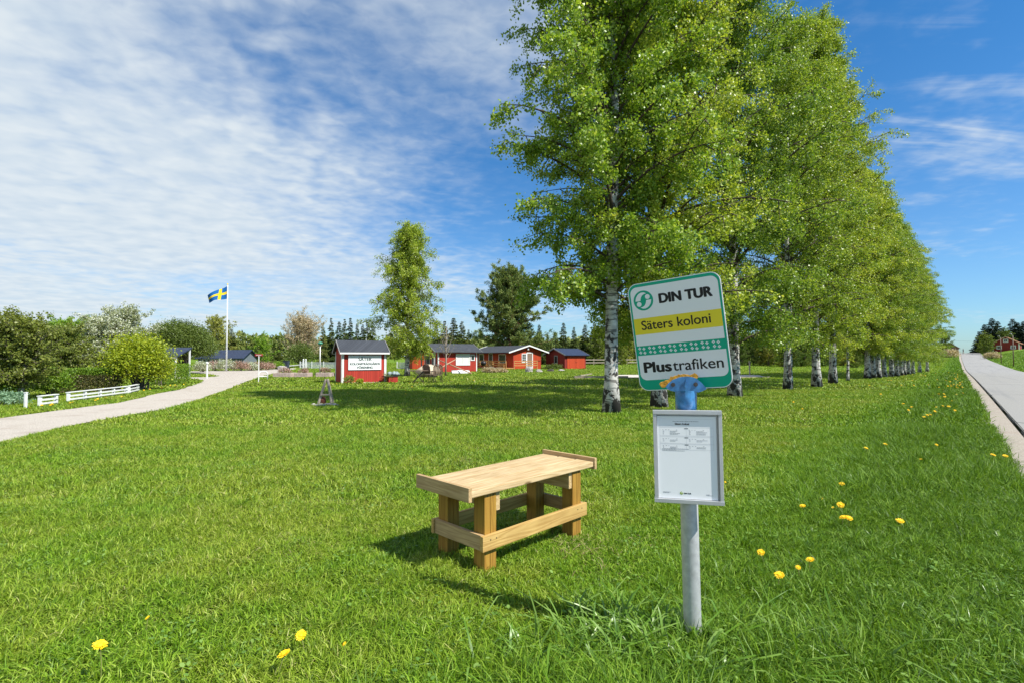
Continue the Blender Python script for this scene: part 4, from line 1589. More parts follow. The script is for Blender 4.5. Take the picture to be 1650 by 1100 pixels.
dashes(X0 - .065, T - .030, .125, .0022)
flush()
for blk in (((-.073, 1), (-.079, 0), (-.084, 0), (-.090, 0), (-.095, 0)), ((-.118, 1), (-.124, 0), (-.130, 0)), ((-.153, 1), (-.159, 0), (-.164, 0))):
    for x0 in (-.115, .012):
        for z, head in blk:
            if head:
                for dx in (0, .014, .028, .066):
                    dashes(X0 + x0 + dx, T + z, .006)
            else:
                dashes(X0 + x0 + .002, T + z, .006)
                dashes(X0 + x0 + .036, T + z, rl.uniform(.025, .052))
        flush()
for z, w in ((-.168, .13), (-.173, .07), (-.178, .11)):
    dashes(X0 - .118, T + z, w)
flush()
dashes(X0 - .118, -T + .027, .038); dashes(X0 - .118, -T + .023, .028)
flush()
dashes(X0 + .088, -T + .022, .018); dashes(X0 + .088, -T + .018, .030)
flush()
mb = MB()
for z in (-.018, -.060, -.102, -.107, -.140, -.144, -.172):
    mb.box((X0, yp, T + z), (PW * .90, .0002, .0005))
for x in (-.45, 0, .45):
    mb.box((X0 + x * PW, yp, T - .095), (.0005, .0002, .154))
part('ruled_line', mb, plain('pale_grey_rule', (.5, .5, .51), .6), sh)
mb = MB()
mb.plate(circ(.0075, X0 - .030, -T + .024, 20), yp - .0004, yp, 0)
mb.plate(circ(.0030, X0 - .028, -T + .026, 12), yp - .0007, yp, 1)
put_text(mb, 'DIN TUR', .012, X0 - .018, -T + .0205, yp, .0004, .034, 'LEFT', 2)
part('footer_logo', mb, [plain('olive_print', (.28, .40, .03), .5), M['signwhite'], M['black']], sh)

# ------------------------------------------------------------------ bench
bn = thing('wooden_bench', 'sturdy new pine bench with raised end boards on the lawn', 'bench', (BENCH_C[0], BENCH_C[1], 0), rad(45.5))
HL, HW = .73, .285
mb = MB()
for k in range(3):
    mb.box((random.uniform(-.002, .002), (k - 1) * .1975, .568 + (.003, 0, -.002)[k]), (2 * HL - .062, .178, .044), None, 0, .006)
part('seat', mb, M['seat'], bn)
for s in (-1, 1):
    mb = MB(); mb.box((s * (HL - .015), 0, .576), (.030, 2 * HW + .03, .098), None, 0, .003)
    part('end_board', mb, M['end_y'], bn)
lx_, ly_ = .495, .205
for sx_ in (-1, 1):
    for sy_ in (-1, 1):
        mb = MB()
        mb.box((sx_ * lx_ - .0285, sy_ * ly_, .232), (.055, .112, .624), None, 0, .003)
        mb.box((sx_ * lx_ + .0285, sy_ * ly_, .232), (.055, .112, .624), None, 0, .003)
        part('leg', mb, M['leg_z'], bn)
for s in (-1, 1):
    mb = MB(); mb.box((0, s * (ly_ + .056 + .0165), .215), (2 * lx_ + .20, .030, .105), None, 0, .003)
    part('side_rail', mb, M['rail_x'], bn)
    mb = MB(); mb.box((s * (lx_ + .057 + .0165), 0, .215), (.030, 2 * ly_ + .112, .105), None, 0, .003)
    part('end_rail', mb, M['end_y'], bn)
    mb = MB(); mb.box((s * (lx_ - .057 - .0215), 0, .475), (.038, 2 * ly_ + .10, .135), None, 0, .003)
    ap = part('apron', mb, M['apron'], bn)
    if s > 0:
        mb = MB(); mb.box((s * (lx_ - .057 - .0425) , .09, .462), (.003, .095, .045), None, 0, .0)
        for q in (-.028, 0, .028):
            mb.box((s * (lx_ - .057 - .0450), .09 + q, .462), (.002, .011, .011), Matrix.Rotation(rad(45), 3, 'X'), 1)
        part('nail_plate', mb, [M['galv'], M['black']], ap)
mb = MB()
for sx_ in (-1, 1):
    for q in (-.028, .028):
        mb.box((sx_ * lx_ + q, -ly_ - .0575, .53), (.007, .003, .007))
        mb.box((sx_ * lx_ + q, -ly_ - .0890, .235), (.007, .003, .007))
part('screw', mb, M['steel'], bn)


# ------------------------------------------------------------------ dandelions
def make_dandelion(h=.10, seed=0, r=.0255, tilt=.25):
    rng = random.Random(seed)
    root = thing('dandelion', 'd', 'flower')
    lean = Vector((rng.uniform(-.25, .25), rng.uniform(-.25, .25), 1)) * h
    mb = MB(); mb.tube([(0, 0, -.01), lean * .5 + Vector((.004, 0, 0)), lean], [.0024, .0022, .003], 6)
    mb.lathe([(.002, -.014), (.0075, -.009), (.008, -.001)], 10, lean)
    part('stem', mb, M['dandstem'], root)
    mb = MB()
    q = Euler((rng.uniform(.15, .75), rng.uniform(-.35, .35), 0)).to_matrix()
    for ring, (n, rr, up) in enumerate(((30, 1.0, .10), (26, .78, .35), (18, .5, .62), (10, .26, .9))):
        for k in range(n):
            a = 2 * PI * k / n + rng.uniform(-.1, .1) + ring
            R_ = r * rr * rng.uniform(.88, 1.1)
            w = .0022
            d = Vector((math.cos(a), math.sin(a), 0))
            s = Vector((-d.y, d.x, 0))
            z1 = R_ * up
            pts = [d * .001 - s * w * .5, d * .001 + s * w * .5, d * R_ + s * w + Vector((0, 0, z1)), d * R_ * 1.05 + Vector((0, 0, z1 - .001)), d * R_ - s * w + Vector((0, 0, z1))]
            mb.add([q @ p + lean for p in pts], [(0, 1, 2, 3, 4)])
    mb.lathe([(r * .55, .001), (r * .42, r * .28), (r * .1, r * .36)], 12, lean)
    part('flower_head', mb, M['dand'], root)
    return root


dd = [make_dandelion(.10, k) for k in range(4)] + [make_dandelion(.17, 9, .029), make_dandelion(.10, 12, .016)]
GF = 'dandelions in the lawn'
near = [
    (164, 1036, 4, 1.0, 'tall dandelion on a bare brown stem in the lower left lawn'),
    (491, 1024, 1, 1.0, 'upper one of two dandelions in the lawn below the bench shadow'),
    (445, 1056, 2, 1.05, 'lower one of two dandelions in the lawn below the bench shadow'),
    (236, 995, 5, .7, 'tiny half-open dandelion above the tall one in the lower left lawn'),
    (554, 1037, 5, .6, 'tiny half-open dandelion right of the pair in the lower lawn'),
    (1354, 779, 0, 1.1, 'topmost dandelion of the patch right of the timetable frame'),
    (1327, 804, 1, .75, 'small dandelion left of the close group right of the timetable'),
    (1291, 815, 2, 1.0, 'lone dandelion nearest the timetable frame'),
    (1346, 818, 3, .85, 'flat half-hidden dandelion beside the large one right of the timetable'),
    (1360, 814, 1, 1.25, 'large round dandelion above the touching pair right of the timetable'),
    (1353, 833, 2, 1.2, 'left one of the two touching dandelions right of the timetable'),
    (1367, 835, 0, 1.15, 'right one of the two touching dandelions right of the timetable'),
    (1454, 839, 3, 1.15, 'lone dandelion in taller grass between the patch and the road'),
    (1231, 891, 1, 1.0, 'dandelion seen from the side closest to the lower pole'),
    (1301, 902, 2, 1.0, 'dandelion leaning right with a small bud below it'),
    (1287, 914, 5, 1.0, 'small half-open dandelion below the leaning one'),
    (1250, 926, 0, 1.15, 'large full dandelion facing the viewer right of the lower pole'),
    (1169, 776, 5, .7, 'tiny dandelion peeking out beside the timetable frame edge'),
    (1280, 647, 1, 1.1, 'dandelion in the lawn under the two-trunked birch, upper one'),
    (1293, 658, 2, 1.0, 'dandelion in the lawn under the two-trunked birch, lower one'),
    (1397, 721, 3, 1.1, 'left one of two dandelions in mid lawn above the flower patch'),
    (1427, 715, 0, 1.1, 'right one of two dandelions in mid lawn above the flower patch'),
    (1512, 716, 1, .9, 'faint dandelion in the long verge grass near the road'),
    (1485, 740, 2, .9, 'lone small dandelion below the faint one in the verge grass'),
    (1602, 732, 3, 1.2, 'left one of two dandelions at the gravel shoulder edge'),
    (1619, 734, 0, 1.2, 'right one of two dandelions at the gravel shoulder edge'),
    (1466, 660, 1, 1.2, 'lone dandelion left of the row of three in the verge'),
    (1489, 671, 2, 1.2, 'first of three dandelions in a slanting row in the verge'),
    (1495, 668, 0, 1.2, 'middle of three dandelions in a slanting row in the verge'),
    (1500, 667, 3, 1.2, 'last of three dandelions in a slanting row in the verge'),
    (1509, 662, 1, 1.3, 'dandelion just above the slanting row of three in the verge'),
]
for (px, py, k, s, lab) in near:
    hd = (.10 if k < 4 else (.17 if k == 4 else .10)) * s + .02
    p = at(px, py, hd)
    place(dd[k], p + Vector((0, 0, .02)), random.uniform(-.6, .6), s, lab, GF)
for i in range(70):
    u = random.choice([random.uniform(17, 34), random.uniform(28, 60), random.uniform(30, 46), random.uniform(45, 85)])
    v = -abs(random.gauss(0, .55)) + .25 if random.random() < .8 else random.uniform(-3.5, .2)
    x, y = uv2xy(u, v)
    place(dd[i % 4], (x, y, G(x, y) + .04), random.uniform(-1, 1), random.uniform(.9, 1.6), 'small yellow dandelion in the grass verge along the asphalt road', 'dandelions crowding the road verge')
for i in range(45):
    D = random.uniform(19, 36)
    x = random.uniform(-.45, .12) * D
    if inpoly(np.array([x]), np.array([D]), DRIVE)[0]:
        continue
    place(dd[i % 4], (x, D, G(x, D) + .01), random.uniform(0, 6), random.uniform(1.0, 1.5), 'tiny yellow dandelion dotted in the lawn before the red buildings', 'dandelions dotted far over the lawn')
for i in range(22):
    px = random.uniform(40, 300)
    p = at(px, np.interp(px, [0, 61, 122, 193, 242, 300], [671, 662, 654.5, 646, 633.5, 622.5]) + random.uniform(-2.5, .5))
    place(dd[i % 4], p + Vector((0, 0, .02)), random.uniform(0, 6), random.uniform(.9, 1.5), 'small yellow dandelion on the grass strip beside the gravel drive', 'dandelions beside the gravel drive')
for p in dd:
    drop(p)


# ------------------------------------------------------------------ buildings
def corner_root(name, label, cat, corner_px, D, local_corner, rz, z=None):
    p = gD(corner_px, D)
    c, s = math.cos(rz), math.sin(rz)
    lx, ly = local_corner
    return thing(name, label, cat, (p.x - (lx * c - ly * s), p.y - (lx * s + ly * c), p.z if z is None else z), rz)


def house_shell(root, W, L, eave, ridge, wallm, roofm, over=.3, gover=.3, thick=.07, barge=None, bargew=.12, base=-.4, corner=None, cw=.09, fascia=None):
    """gable house, ridge along local y, base at z=0"""
    mb = MB()
    x, y = W / 2, L / 2
    vs = [(-x, -y, base), (x, -y, base), (x, -y, eave), (0, -y, ridge), (-x, -y, eave), (-x, y, base), (x, y, base), (x, y, eave), (0, y, ridge), (-x, y, eave)]
    mb.add(vs, [(0, 1, 2, 3, 4), (9, 8, 7, 6, 5), (1, 6, 7, 2), (5, 0, 4, 9)])
    wall = part('wall', mb, wallm, root)
    sl = (ridge - eave) / x
    xo = x + over
    mb = MB()
    for s in (-1, 1):
        a = (0, ridge + .004); b = (s * xo, ridge - sl * xo + .004)
        pts = [(a[0], -y - gover, a[1]), (b[0], -y - gover, b[1]), (b[0], y + gover, b[1]), (a[0], y + gover, a[1])]
        top = [(p[0], p[1], p[2] + thick) for p in pts]
        f = [(0, 1, 2, 3), (7, 6, 5, 4), (0, 4, 5, 1), (1, 5, 6, 2), (2, 6, 7, 3)]
        if s < 0:
            f = [tuple(reversed(q)) for q in f]
        mb.add(pts + top, f)
    roof = part('roof', mb, roofm, root)
    if barge:
        for yy in (-y - gover - .015, y + gover + .015):
            mb = MB()
            for s in (-1, 1):
                a = Vector((0, yy, ridge + thick * .5 + .01)); b = Vector((s * (xo + .02), yy, ridge - sl * (xo + .02) + thick * .5 + .01))
                n = Vector((sl * s, 0, 1)).normalized()
                h = bargew / 2
                vs = [a + n * h, a - n * h, b - n * h, b + n * h]
                vs = [v + Vector((0, dy, 0)) for dy in (-.0125, .0125) for v in vs]
                mb.add(vs, [(0, 1, 2, 3), (7, 6, 5, 4), (0, 4, 5, 1), (1, 5, 6, 2), (2, 6, 7, 3), (3, 7, 4, 0)])
            part('barge_board', mb, barge, roof)
    if corner:
        for sx_ in (-1, 1):
            for sy_ in (-1, 1):
                mb = MB()
                mb.box((sx_ * (x - cw / 2 + .004), sy_ * (y + .0125), (eave + base) / 2), (cw, .022, eave - base - .01))
                mb.box((sx_ * (x + .0125), sy_ * (y - cw / 2 + .004), (eave + base) / 2), (.022, cw - .03, eave - base - .01))
                part('corner_board', mb, corner, wall)
    if fascia:
        for s in (-1, 1):
            mb = MB(); mb.box((s * (xo + .012), 0, ridge - sl * xo + thick * .4), (.02, L + 2 * gover, .09))
            part('fascia_board', mb, fascia, roof)
    return wall, roof


def on_face(W, L, face, a, z, off):
    """point on a wall: a = position along the wall, left to right seen from outside"""
    if face == 'S': return Vector((a, -L / 2 - off, z)), Matrix.Identity(3)
    if face == 'E': return Vector((W / 2 + off, a, z)), Matrix.Rotation(PI / 2, 3, 'Z')
    if face == 'W': return Vector((-W / 2 - off, -a, z)), Matrix.Rotation(-PI / 2, 3, 'Z')
    return Vector((-a, L / 2 + off, z)), Matrix.Rotation(PI, 3, 'Z')


def opening(root, W, L, face, a, z, w, h, name='window', framem=None, panem=None, fw=.08, bars=(0, 0), panename='pane'):
    p, R3 = on_face(W, L, face, a, z, .0)
    mb = MB()
    for (cx, cz, sw_, sh_) in ((-w / 2 + fw / 2, 0, fw, h - 2 * fw - .001), (w / 2 - fw / 2, 0, fw, h - 2 * fw - .001), (0, h / 2 - fw / 2, w, fw), (0, -h / 2 + fw / 2, w, fw)):
        mb.box(p + R3 @ Vector((cx, -.02, cz)), (sw_, .045, sh_), R3)
    for i in range(bars[0]):
        mb.box(p + R3 @ Vector((-w / 2 + fw + (w - 2 * fw) * (i + 1) / (bars[0] + 1), -.017, 0)), (.035, .03, h - 2 * fw - .001), R3)
    for i in range(bars[1]):
        mb.box(p + R3 @ Vector((0, -.0155, -h / 2 + fw + (h - 2 * fw) * (i + 1) / (bars[1] + 1))), (w - 2 * fw - .001, .026, .03), R3)
    f = part(name, mb, framem or M['whitewood'], root)
    mb = MB(); mb.box(p + R3 @ Vector((0, -.004, 0)), (w - fw * 2 + .01, .012, h - fw * 2 + .01), R3)
    part(panename, mb, panem or M['glass'], f)
    return f


# --- kiosk with the colony's sign
AK = rad(30)
KW, KL = 1.75, 2.55
ks = corner_root('red_kiosk', 'small red kiosk with dark ribbed roof and white colony sign', 'kiosk', 551, 29.3, (KW / 2, -KL / 2), AK - PI / 2)
wall, roof = house_shell(ks, KW, KL, 1.82, 2.42, M['red'], M['rooftin'], .2, .16, .05, M['greypaint'], .10, -.2, M['whitewood'], .13, M['whitewood'])
mb = MB()
p, R3 = on_face(KW, KL, 'E', .03, 1.17, .03)
mb.box(p, (1.90, .03, .84), R3)
nb = part('name_board', mb, M['signwhite'], ks)
pp, R4 = on_face(KW, KL, 'E', .03, 1.17, .047)
kprint = plain('dark_grey_green_print', (.07, .10, .09), .5)
for txt, sz_, z_, w_ in (('SÄTER', .27, .10, .76), ('KOLONITRÄDGÅRDS', .2, -.14, 1.72), ('FÖRENING', .2, -.35, .88)):
    mb = MB()
    put_text(mb, txt, sz_, 0, z_, 0, .011, w_)
    mb.v = [tuple(pp + R4 @ Vector(v)) for v in mb.v]
    part('lettering', mb, kprint, nb)
mb = MB(); mb.tube([(0, KL * .12, 2.3), (0, KL * .12, 2.6)], .03, 8)
part('vent_pipe', mb, M['galv'], roof)
mb = MB()
for i in range(26):
    mb.rock((KW / 2 + .12 + random.uniform(-.06, .08), -KL / 2 + i * .1, -.01), (.07, .06, .05), i)
fo = part('stone_footing', mb, M['pinkstone'], ks)
fo['kind'] = 'stuff'
for (px, py, lab, s) in ((562, 617.5, 'small leafy plant at the left foot of the red kiosk', .28), (626, 615.5, 'yellow-green plant at the right corner of the red kiosk', .36), (580, 618, 'low yellow-flowering plant under the kiosk wall', .18)):
    t = make_bush('garden_plant', lab, 'plant', s, s, s * 1.6, M['plantleaf'] if s > .2 else M['limeleaf'], int(px), 900, .05, 5, .02)
    t.location = at(px, py)
# red bin with a grey bundle on its lid
rb = thing('red_box', 'low red wooden box with dark lid right of the kiosk', 'box', at(632, 615.5), AK)
mb = MB(); mb.box((0, 0, .17), (.55, .45, .36), None, 0, .008); part('body', mb, M['red'], rb)
mb = MB(); mb.box((-.12, 0, .375), (.85, .52, .045), None, 0, .006); part('lid', mb, M['darkmetal'], rb)
mb = MB()
for i, (x, r) in enumerate(((-.13, .16), (.12, .17), (.28, .13))):
    mb.rock((x, .02 * i, .0), (r, .17, .16), 40 + i)
tp_ = at(632, 615.5) + Vector((0, 0, .5))
o = tag(obj('tarpaulin_bundle', mb.mesh('tarpaulin_bundle', M['tarp'], True), None, tp_), 'grey-green tarpaulin bundle lying on the red box', 'bundle')

# --- cottage with the porch
A1 = rad(30)
W1, L1 = 3.7, 4.2
c1 = corner_root('red_cottage', 'low red cottage with grey porch and a big white window', 'cottage', 706, 50, (W1 / 2, -L1 / 2), A1 - PI / 2)
wall, roof = house_shell(c1, W1, L1, 2.02, 2.72, M['red'], M['roofdark'], .35, .45, .08, M['greypaint'], .13, -.3, M['whitewood'], .11)
opening(c1, W1, L1, 'E', .55, 1.22, 1.55, 1.15, 'window', None, M['curtain'], .10, (1, 0))
opening(c1, W1, L1, 'E', 1.62, 1.42, .48, .62, 'window', None, M['glass'], .08)
opening(c1, W1, L1, 'S', -.85, .98, 1.0, 1.9, 'porch_door', M['greypaint'], M['glass'], .12, (0, 0))
opening(c1, W1, L1, 'S', .75, .98, 1.0, 1.9, 'porch_door', M['greypaint'], M['glass'], .12, (0, 0))
mb = MB(); mb.box((-W1 / 2 + .06, -L1 / 2 - .38, .9), (.11, .11, 2.0)); part('porch_post', mb, M['greypaint'], c1)
mb = MB(); mb.box((W1 / 2 - .06, -L1 / 2 - .38, .9), (.11, .11, 2.0)); part('porch_post', mb, M['greypaint'], c1)

# --- long cottage
A2 = rad(36)
W2, L2 = 4.3, 8.6
c2 = corner_root('red_cottage', 'long red cottage with white gable boards and wooden ramp', 'cottage', 827, 62, (-W2 / 2, -L2 / 2), A2)
wall, roof = house_shell(c2, W2, L2, 2.2, 2.80, M['redbright'], M['roofdark'], .95, .45, .08, M['whitewood'], .15, -.3, M['red'], .10)
d = opening(c2, W2, L2, 'S', .35, 1.0, 1.0, 2.05, 'door', None, M['door'], .11, (0, 0), 'door_leaf')
opening(c2, W2, L2, 'S', -.52, 1.35, .72, 1.1, 'window', None, M['glass'], .09, (1, 2))
opening(c2, W2, L2, 'W', 2.0, 1.25, 1.55, 1.15, 'window', None, M['glass'], .1)
opening(c2, W2, L2, 'W', -.6, 1.1, .95, 1.75, 'door', None, M['glass'], .1, (0, 0), 'door_leaf')
opening(c2, W2, L2, 'W', -2.8, 1.3, 1.2, 1.1, 'window', None, M['glass'], .1)
mb = MB(); mb.lathe([(.05, -.16), (.12, -.12), (.12, .10), (.05, .16)], 14, (0, -L2 / 2 - .16, 2.42))
mb.box((0, -L2 / 2 - .05, 2.42), (.06, .12, .06))
part('gable_lamp', mb, M['whitewood'], c2, True)
mb = MB(); mb.box((W2 / 2 - .45, -L2 / 2 - .02, 1.0), (.8, .03, .05)); part('shutter_bar', mb, M['darkmetal'], c2)

# ramp railing in front of the long cottage
rp = thing('wooden_ramp', 'fresh orange timber ramp with railings before the long red cottage', 'ramp', c2.location, A2)
xo = -W2 / 2 - 1.5
for yy in (-4.9, -3.4, -2.0, -.6, .8, 2.2):
    mb = MB(); mb.box((xo, yy, .45), (.08, .08, 1.1)); part('railing_post', mb, M['orangewood'], rp)
mb = MB()
for z in (.98, .72, .46):
    mb.box((xo - .055, -1.35, z), (.028, 7.2, .09))
part('handrail', mb, M['orangewood'], rp)
mb = MB()
for z in (.98, .72, .46):
    mb.beam((xo - .30, -4.9, z - .45), (xo - .30, -.4, z + .02), .028, .09)
part('sloping_handrail', mb, M['orangewood'], rp)
for yy, h in ((-4.8, .62), (-2.6, .84), (-.5, 1.05)):
    mb = MB(); mb.box((xo - .24, yy, h / 2), (.08, .08, h)); part('railing_post', mb, M['orangewood'], rp)
mb = MB(); mb.box((-W2 / 2 - .80, -1.2, .12), (1.45, 7.0, .10)); part('deck', mb, M['orangewood'], rp)
mb = MB()
for z in (.98, .72, .46):
    mb.box((-1.2, -L2 / 2 - 1.30, z), (3.6, .028, .09))
for x in (-2.9, -1.2, .55):
    mb.box((x, -L2 / 2 - 1.25, .5), (.08, .068, 1.0))
part('front_railing', mb, M['orangewood'], rp)

# --- dark red shed
A3 = rad(40)
W3, L3 = 3.4, 3.9
c3 = corner_root('red_shed', 'dark red shed with blue-black roof right of the long cottage', 'shed', 910, 64, (W3 / 2, -L3 / 2), A3 - PI / 2)
wall, roof = house_shell(c3, W3, L3, 1.80, 2.5, M['reddark'], M['roofblue'], .35, .3, .08, M['greypaint'], .13, -.3)
opening(c3, W3, L3, 'S', .15, 1.15, .62, 1.05, 'window', M['greypaint'], M['glass'], .1)
for s in (-1, 1):
    mb = MB(); mb.box((W3 / 2 + .03, s * .82 + .05, .78), (.05, 1.6, 1.56)); dd_ = part('door', mb, M['redbright'], c3)
    mb = MB(); mb.box((W3 / 2 + .065, s * .12 + .05, .8), (.02, .03, .16)); part('handle', mb, M['darkmetal'], dd_)

# little red outhouse glimpsed between kiosk and porch cottage
c4 = thing('red_shed', 'little red shed glimpsed behind the free-standing birch', 'shed', gD(676, 62), rad(20))
house_shell(c4, 2.2, 3, 1.5, 2.1, M['redbright'], M['roofdark'], .2, .2, .06, None, .1, -.2)

# --- carport and house left
cp = thing('carport', 'dark blue-black carport roof on a white post behind the hedge', 'carport', gD(281, 38), rad(8))
mb = MB(); mb.add([(-1.0, -1.4, 1.42), (.82, -1.4, 1.42), (.82, .9, 2.10), (-1.0, .9, 2.10), (-1.0, -1.4, 1.5), (.82, -1.4, 1.5), (.82, .9, 2.18), (-1.0, .9, 2.18)], [(0, 3, 2, 1), (4, 5, 6, 7), (0, 1, 5, 4), (1, 2, 6, 5), (2, 3, 7, 6), (3, 0, 4, 7)])
part('roof', mb, M['roofblue'], cp)
mb = MB(); mb.box((.74, -1.34, .68), (.09, .09, 1.48)); part('post', mb, M['whitewood'], cp)
mb = MB(); mb.box((-.9, -1.34, .68), (.09, .09, 1.48)); part('post', mb, M['whitewood'], cp)
mb = MB(); mb.box((.74, .7, .98), (.09, .09, 2.1)); part('post', mb, M['whitewood'], cp)
mb = MB(); mb.box((-.09, -1.42, 1.40), (1.84, .03, .10)); part('fascia_board', mb, M['greypaint'], cp)

hl = thing('grey_house', 'long grey house with dark roof behind the flagpole', 'house', gD(368, 68), rad(92))
house_shell(hl, 4.0, 5.6, 1.35, 2.3, M['greywall'], M['roofblue'], .3, .3, .08, None, .1, -.4)
for a in (-2.0, -1.45, -.9, -.35):
    opening(hl, 4.0, 5.6, 'W', a, .95, .45, .5, 'window', None, M['glass'], .06)

# --- red house on the hill
pr = gD(1623, 185)
hr = thing('red_house', 'dark red house with white windows on the hill right of the road', 'house', (pr.x, pr.y, 3.45), rad(-48))
house_shell(hr, 7.0, 9, 2.7, 4.9, M['reddark'], plain('orange_tile_roof', (.35, .14, .07), .8, 0, .2, 5), .5, .5, .12, plain('pale_barge', (.55, .36, .24), .7), .22, -1.5, M['whitewood'], .3)
for (a, z) in ((-1.7, 1.3), (1.9, 1.3), (.0, 3.6)):
    opening(hr, 7.0, 9, 'S', a, z, 1.35, 1.25, 'window', None, M['glass'], .2, (1, 1))
pf = gD(1526, 205)
hf = thing('barn', 'brownish barn roof half hidden at the left of the road crest', 'barn', (pf.x, pf.y, pf.z - .6), rad(-20))
house_shell(hf, 5, 7, 2.6, 4.4, boards('brown_barn_boards', (.20, .11, .09), .2), plain('brown_roof', (.26, .17, .14), .8), .4, .4, .1, None, .1, -1)

# ------------------------------------------------------------------ small objects on the far lawn
# flagpole + flag
fp = thing('flagpole', 'tall white flagpole beyond the gravel drive', 'flagpole', gD(365, 52))
mb = MB(); mb.tube([(0, 0, -.1), (0, 0, 4), (0, 0, 8.75)], [.085, .07, .045], 14); part('pole', mb, M['white'], fp, True)
mb = MB(); mb.lathe([(.02, 8.75), (.07, 8.80), (.075, 8.84), (.02, 8.9)], 12); part('finial', mb, M['flagyellow'], fp, True)
mb = MB(); mb.tube([(.06, -.06, 1.0), (.10, -.09, 5), (.05, -.06, 8.6)], .008, 4); part('halyard', mb, M['white'], fp)
fl = gD(365, 52) + Vector((-.06, 0, 8.62))
xs = np.unique(np.concatenate([np.linspace(0, 5 / 16, 9), np.linspace(5 / 16, 7 / 16, 5), np.linspace(7 / 16, 1, 15)]))
zs = np.unique(np.concatenate([np.linspace(0, .4, 7), np.linspace(.4, .6, 5), np.linspace(.6, 1, 7)]))
mb = MB()
vs_ = []
for a in xs:
    for b in zs:
        q = a * 1.9
        # the free end droops and folds
        x = -1.62 * a + .05 * math.sin(5 * a + 2 * b)
        y_ = .20 * math.sin(6.5 * a + 1.2 * b) * a ** .6 - .55 * a
        z = -1.28 * b * (1 - .18 * a) - .98 * a ** 1.15 * (1 - .30 * b) - .03 * math.sin(9 * a)
        vs_.append((x, y_, z))
nb_ = len(zs)
for i in range(len(xs) - 1):
    for j in range(nb_ - 1):
        xm = (xs[i] + xs[i + 1]) / 2; zm = (zs[j] + zs[j + 1]) / 2
        y_cross = (5 / 16 < xm < 7 / 16) or (.4 < zm < .6)
        o0 = len(mb.v)
        mb.add([vs_[i * nb_ + j], vs_[i * nb_ + j + 1], vs_[(i + 1) * nb_ + j + 1], vs_[(i + 1) * nb_ + j]], [(0, 1, 2, 3)], 1 if y_cross else 0)
tag(obj('flag', mb.mesh('flag', [M['flagblue'], M['flagyellow']], True), None, fl), 'blue flag with yellow cross flying from the white flagpole', 'flag')


# white rails beside the drive
def rail_fence(label, a, b, h, nposts, zz=0):
    a, b = Vector(a), Vector(b)
    r = thing('white_rail_fence', label, 'fence', a)
    d = b - a
    for i in range(nposts):
        q = d * (i / (nposts - 1))
        mb = MB(); mb.box((q.x, q.y, h / 2 - .05), (.075, .075, h + .1), Matrix.Rotation(math.atan2(d.y, d.x), 3, 'Z')); part('post', mb, M['whitewood'], r)
    nn = Vector((d.y, -d.x, 0)).normalized() * .05
    for z, hh in ((h * .30, .055), (h * .66, .055)):
        mb = MB(); mb.beam(nn + Vector((0, 0, z)), d + nn + Vector((0, 0, z)), .022, hh); part('rail', mb, M['whitewood'], r)
    mb = MB(); mb.beam(Vector((0, 0, h + .012)) - d.normalized() * .05, d + Vector((0, 0, h + .012)) + d.normalized() * .05, .12, .024); part('top_board', mb, M['whitewood'], r)
    return r


GR = 'white rails along the gravel drive'
rail_fence('short two-post section of white rail beside the drive', at(64, 654.5), at(90, 651), .31, 2)['group'] = GR
rail_fence('long white rail section running toward the lime shrub', at(110, 647), at(203, 634.5), .31, 5)['group'] = GR
rail_fence('white rail end half hidden under the lime shrub', at(208, 633.5), at(222, 630), .30, 2)['group'] = GR
mb = MB(); mb.box((0, 0, .2), (.06, .06, .5), None, 0, .006); mb.box((0, 0, .462), (.075, .075, .02))
tag(obj('marker_post', mb.mesh('marker_post', M['whitewood'], False), None, at(41, 657)), 'short white wooden post under the old apple tree', 'post')
mb = MB(); mb.box((0, 0, .5), (.08, .08, 1.05), None, 0, .006); mb.lathe([(.09, 1.03), (.09, 1.08), (.02, 1.14)], 10)
tag(obj('marker_post', mb.mesh('marker_post', M['whitewood']), None, at(333.5, 609)), 'white marker post at the fork of the gravel drive', 'post')

# street name sign
st = thing('street_sign', 'small red street name sign on a white post beside the drive', 'street sign', at(416.5, 615))
mb = MB(); mb.tube([(0, 0, -.1), (0, 0, 1.55)], .028, 10); part('post', mb, M['white'], st)
mb = MB(); mb.box((0, 0, 1.60), (.46, .025, .12), None, 0, .006); part('name_plate', mb, M['signred'], st)
mb = MB()
x = -.15
while x < .15:
    l = random.uniform(.02, .035); mb.box((x + l / 2, -.0145, 1.60), (l, .002, .04)); x += l + .012
part('plate_lettering', mb, M['white'], st)
# hoop barrier
mb = MB()
pts = [(-.28, 0, -.05), (-.28, 0, .40)] + [(-.28 * math.cos(a), 0, .40 + .16 * math.sin(a)) for a in np.linspace(.2, PI - .2, 7)] + [(.28, 0, .40), (.28, 0, -.05)]
mb.tube(pts, .03, 8)
mb.box((0, 0, .22), (.52, .02, .05))
tag(obj('bike_hoop', mb.mesh('bike_hoop', M['white'], True), None, at(424, 611.5), (0, 0, rad(50))), 'low white hoop barrier beside the street name sign', 'barrier')
# lamp posts
def lamp(px, py, h, lab, r=.22):
    o = thing('lamp_post', lab, 'lamp post', at(px, py) if py else None)
    mb = MB(); mb.tube([(0, 0, -.1), (0, 0, h - .12)], [.05, .035], 10); part('post', mb, M['white'], o, True)
    mb = MB(); mb.lathe([(.05, h - .16), (r * .8, h - .10), (r, h - .02), (r * .95, h + .05), (r * .5, h + .12), (.03, h + .14)], 18); part('lamp_head', mb, M['lampgreen'], o, True)
    return o


lamp(515.5, 601.5, 2.65, 'lamp post with green dome head left of the red kiosk')
l2 = lamp(731, 597, 2.85, 'lamp post with green dome head rising above the porch cottage')
l2.location = gD(731, 60)


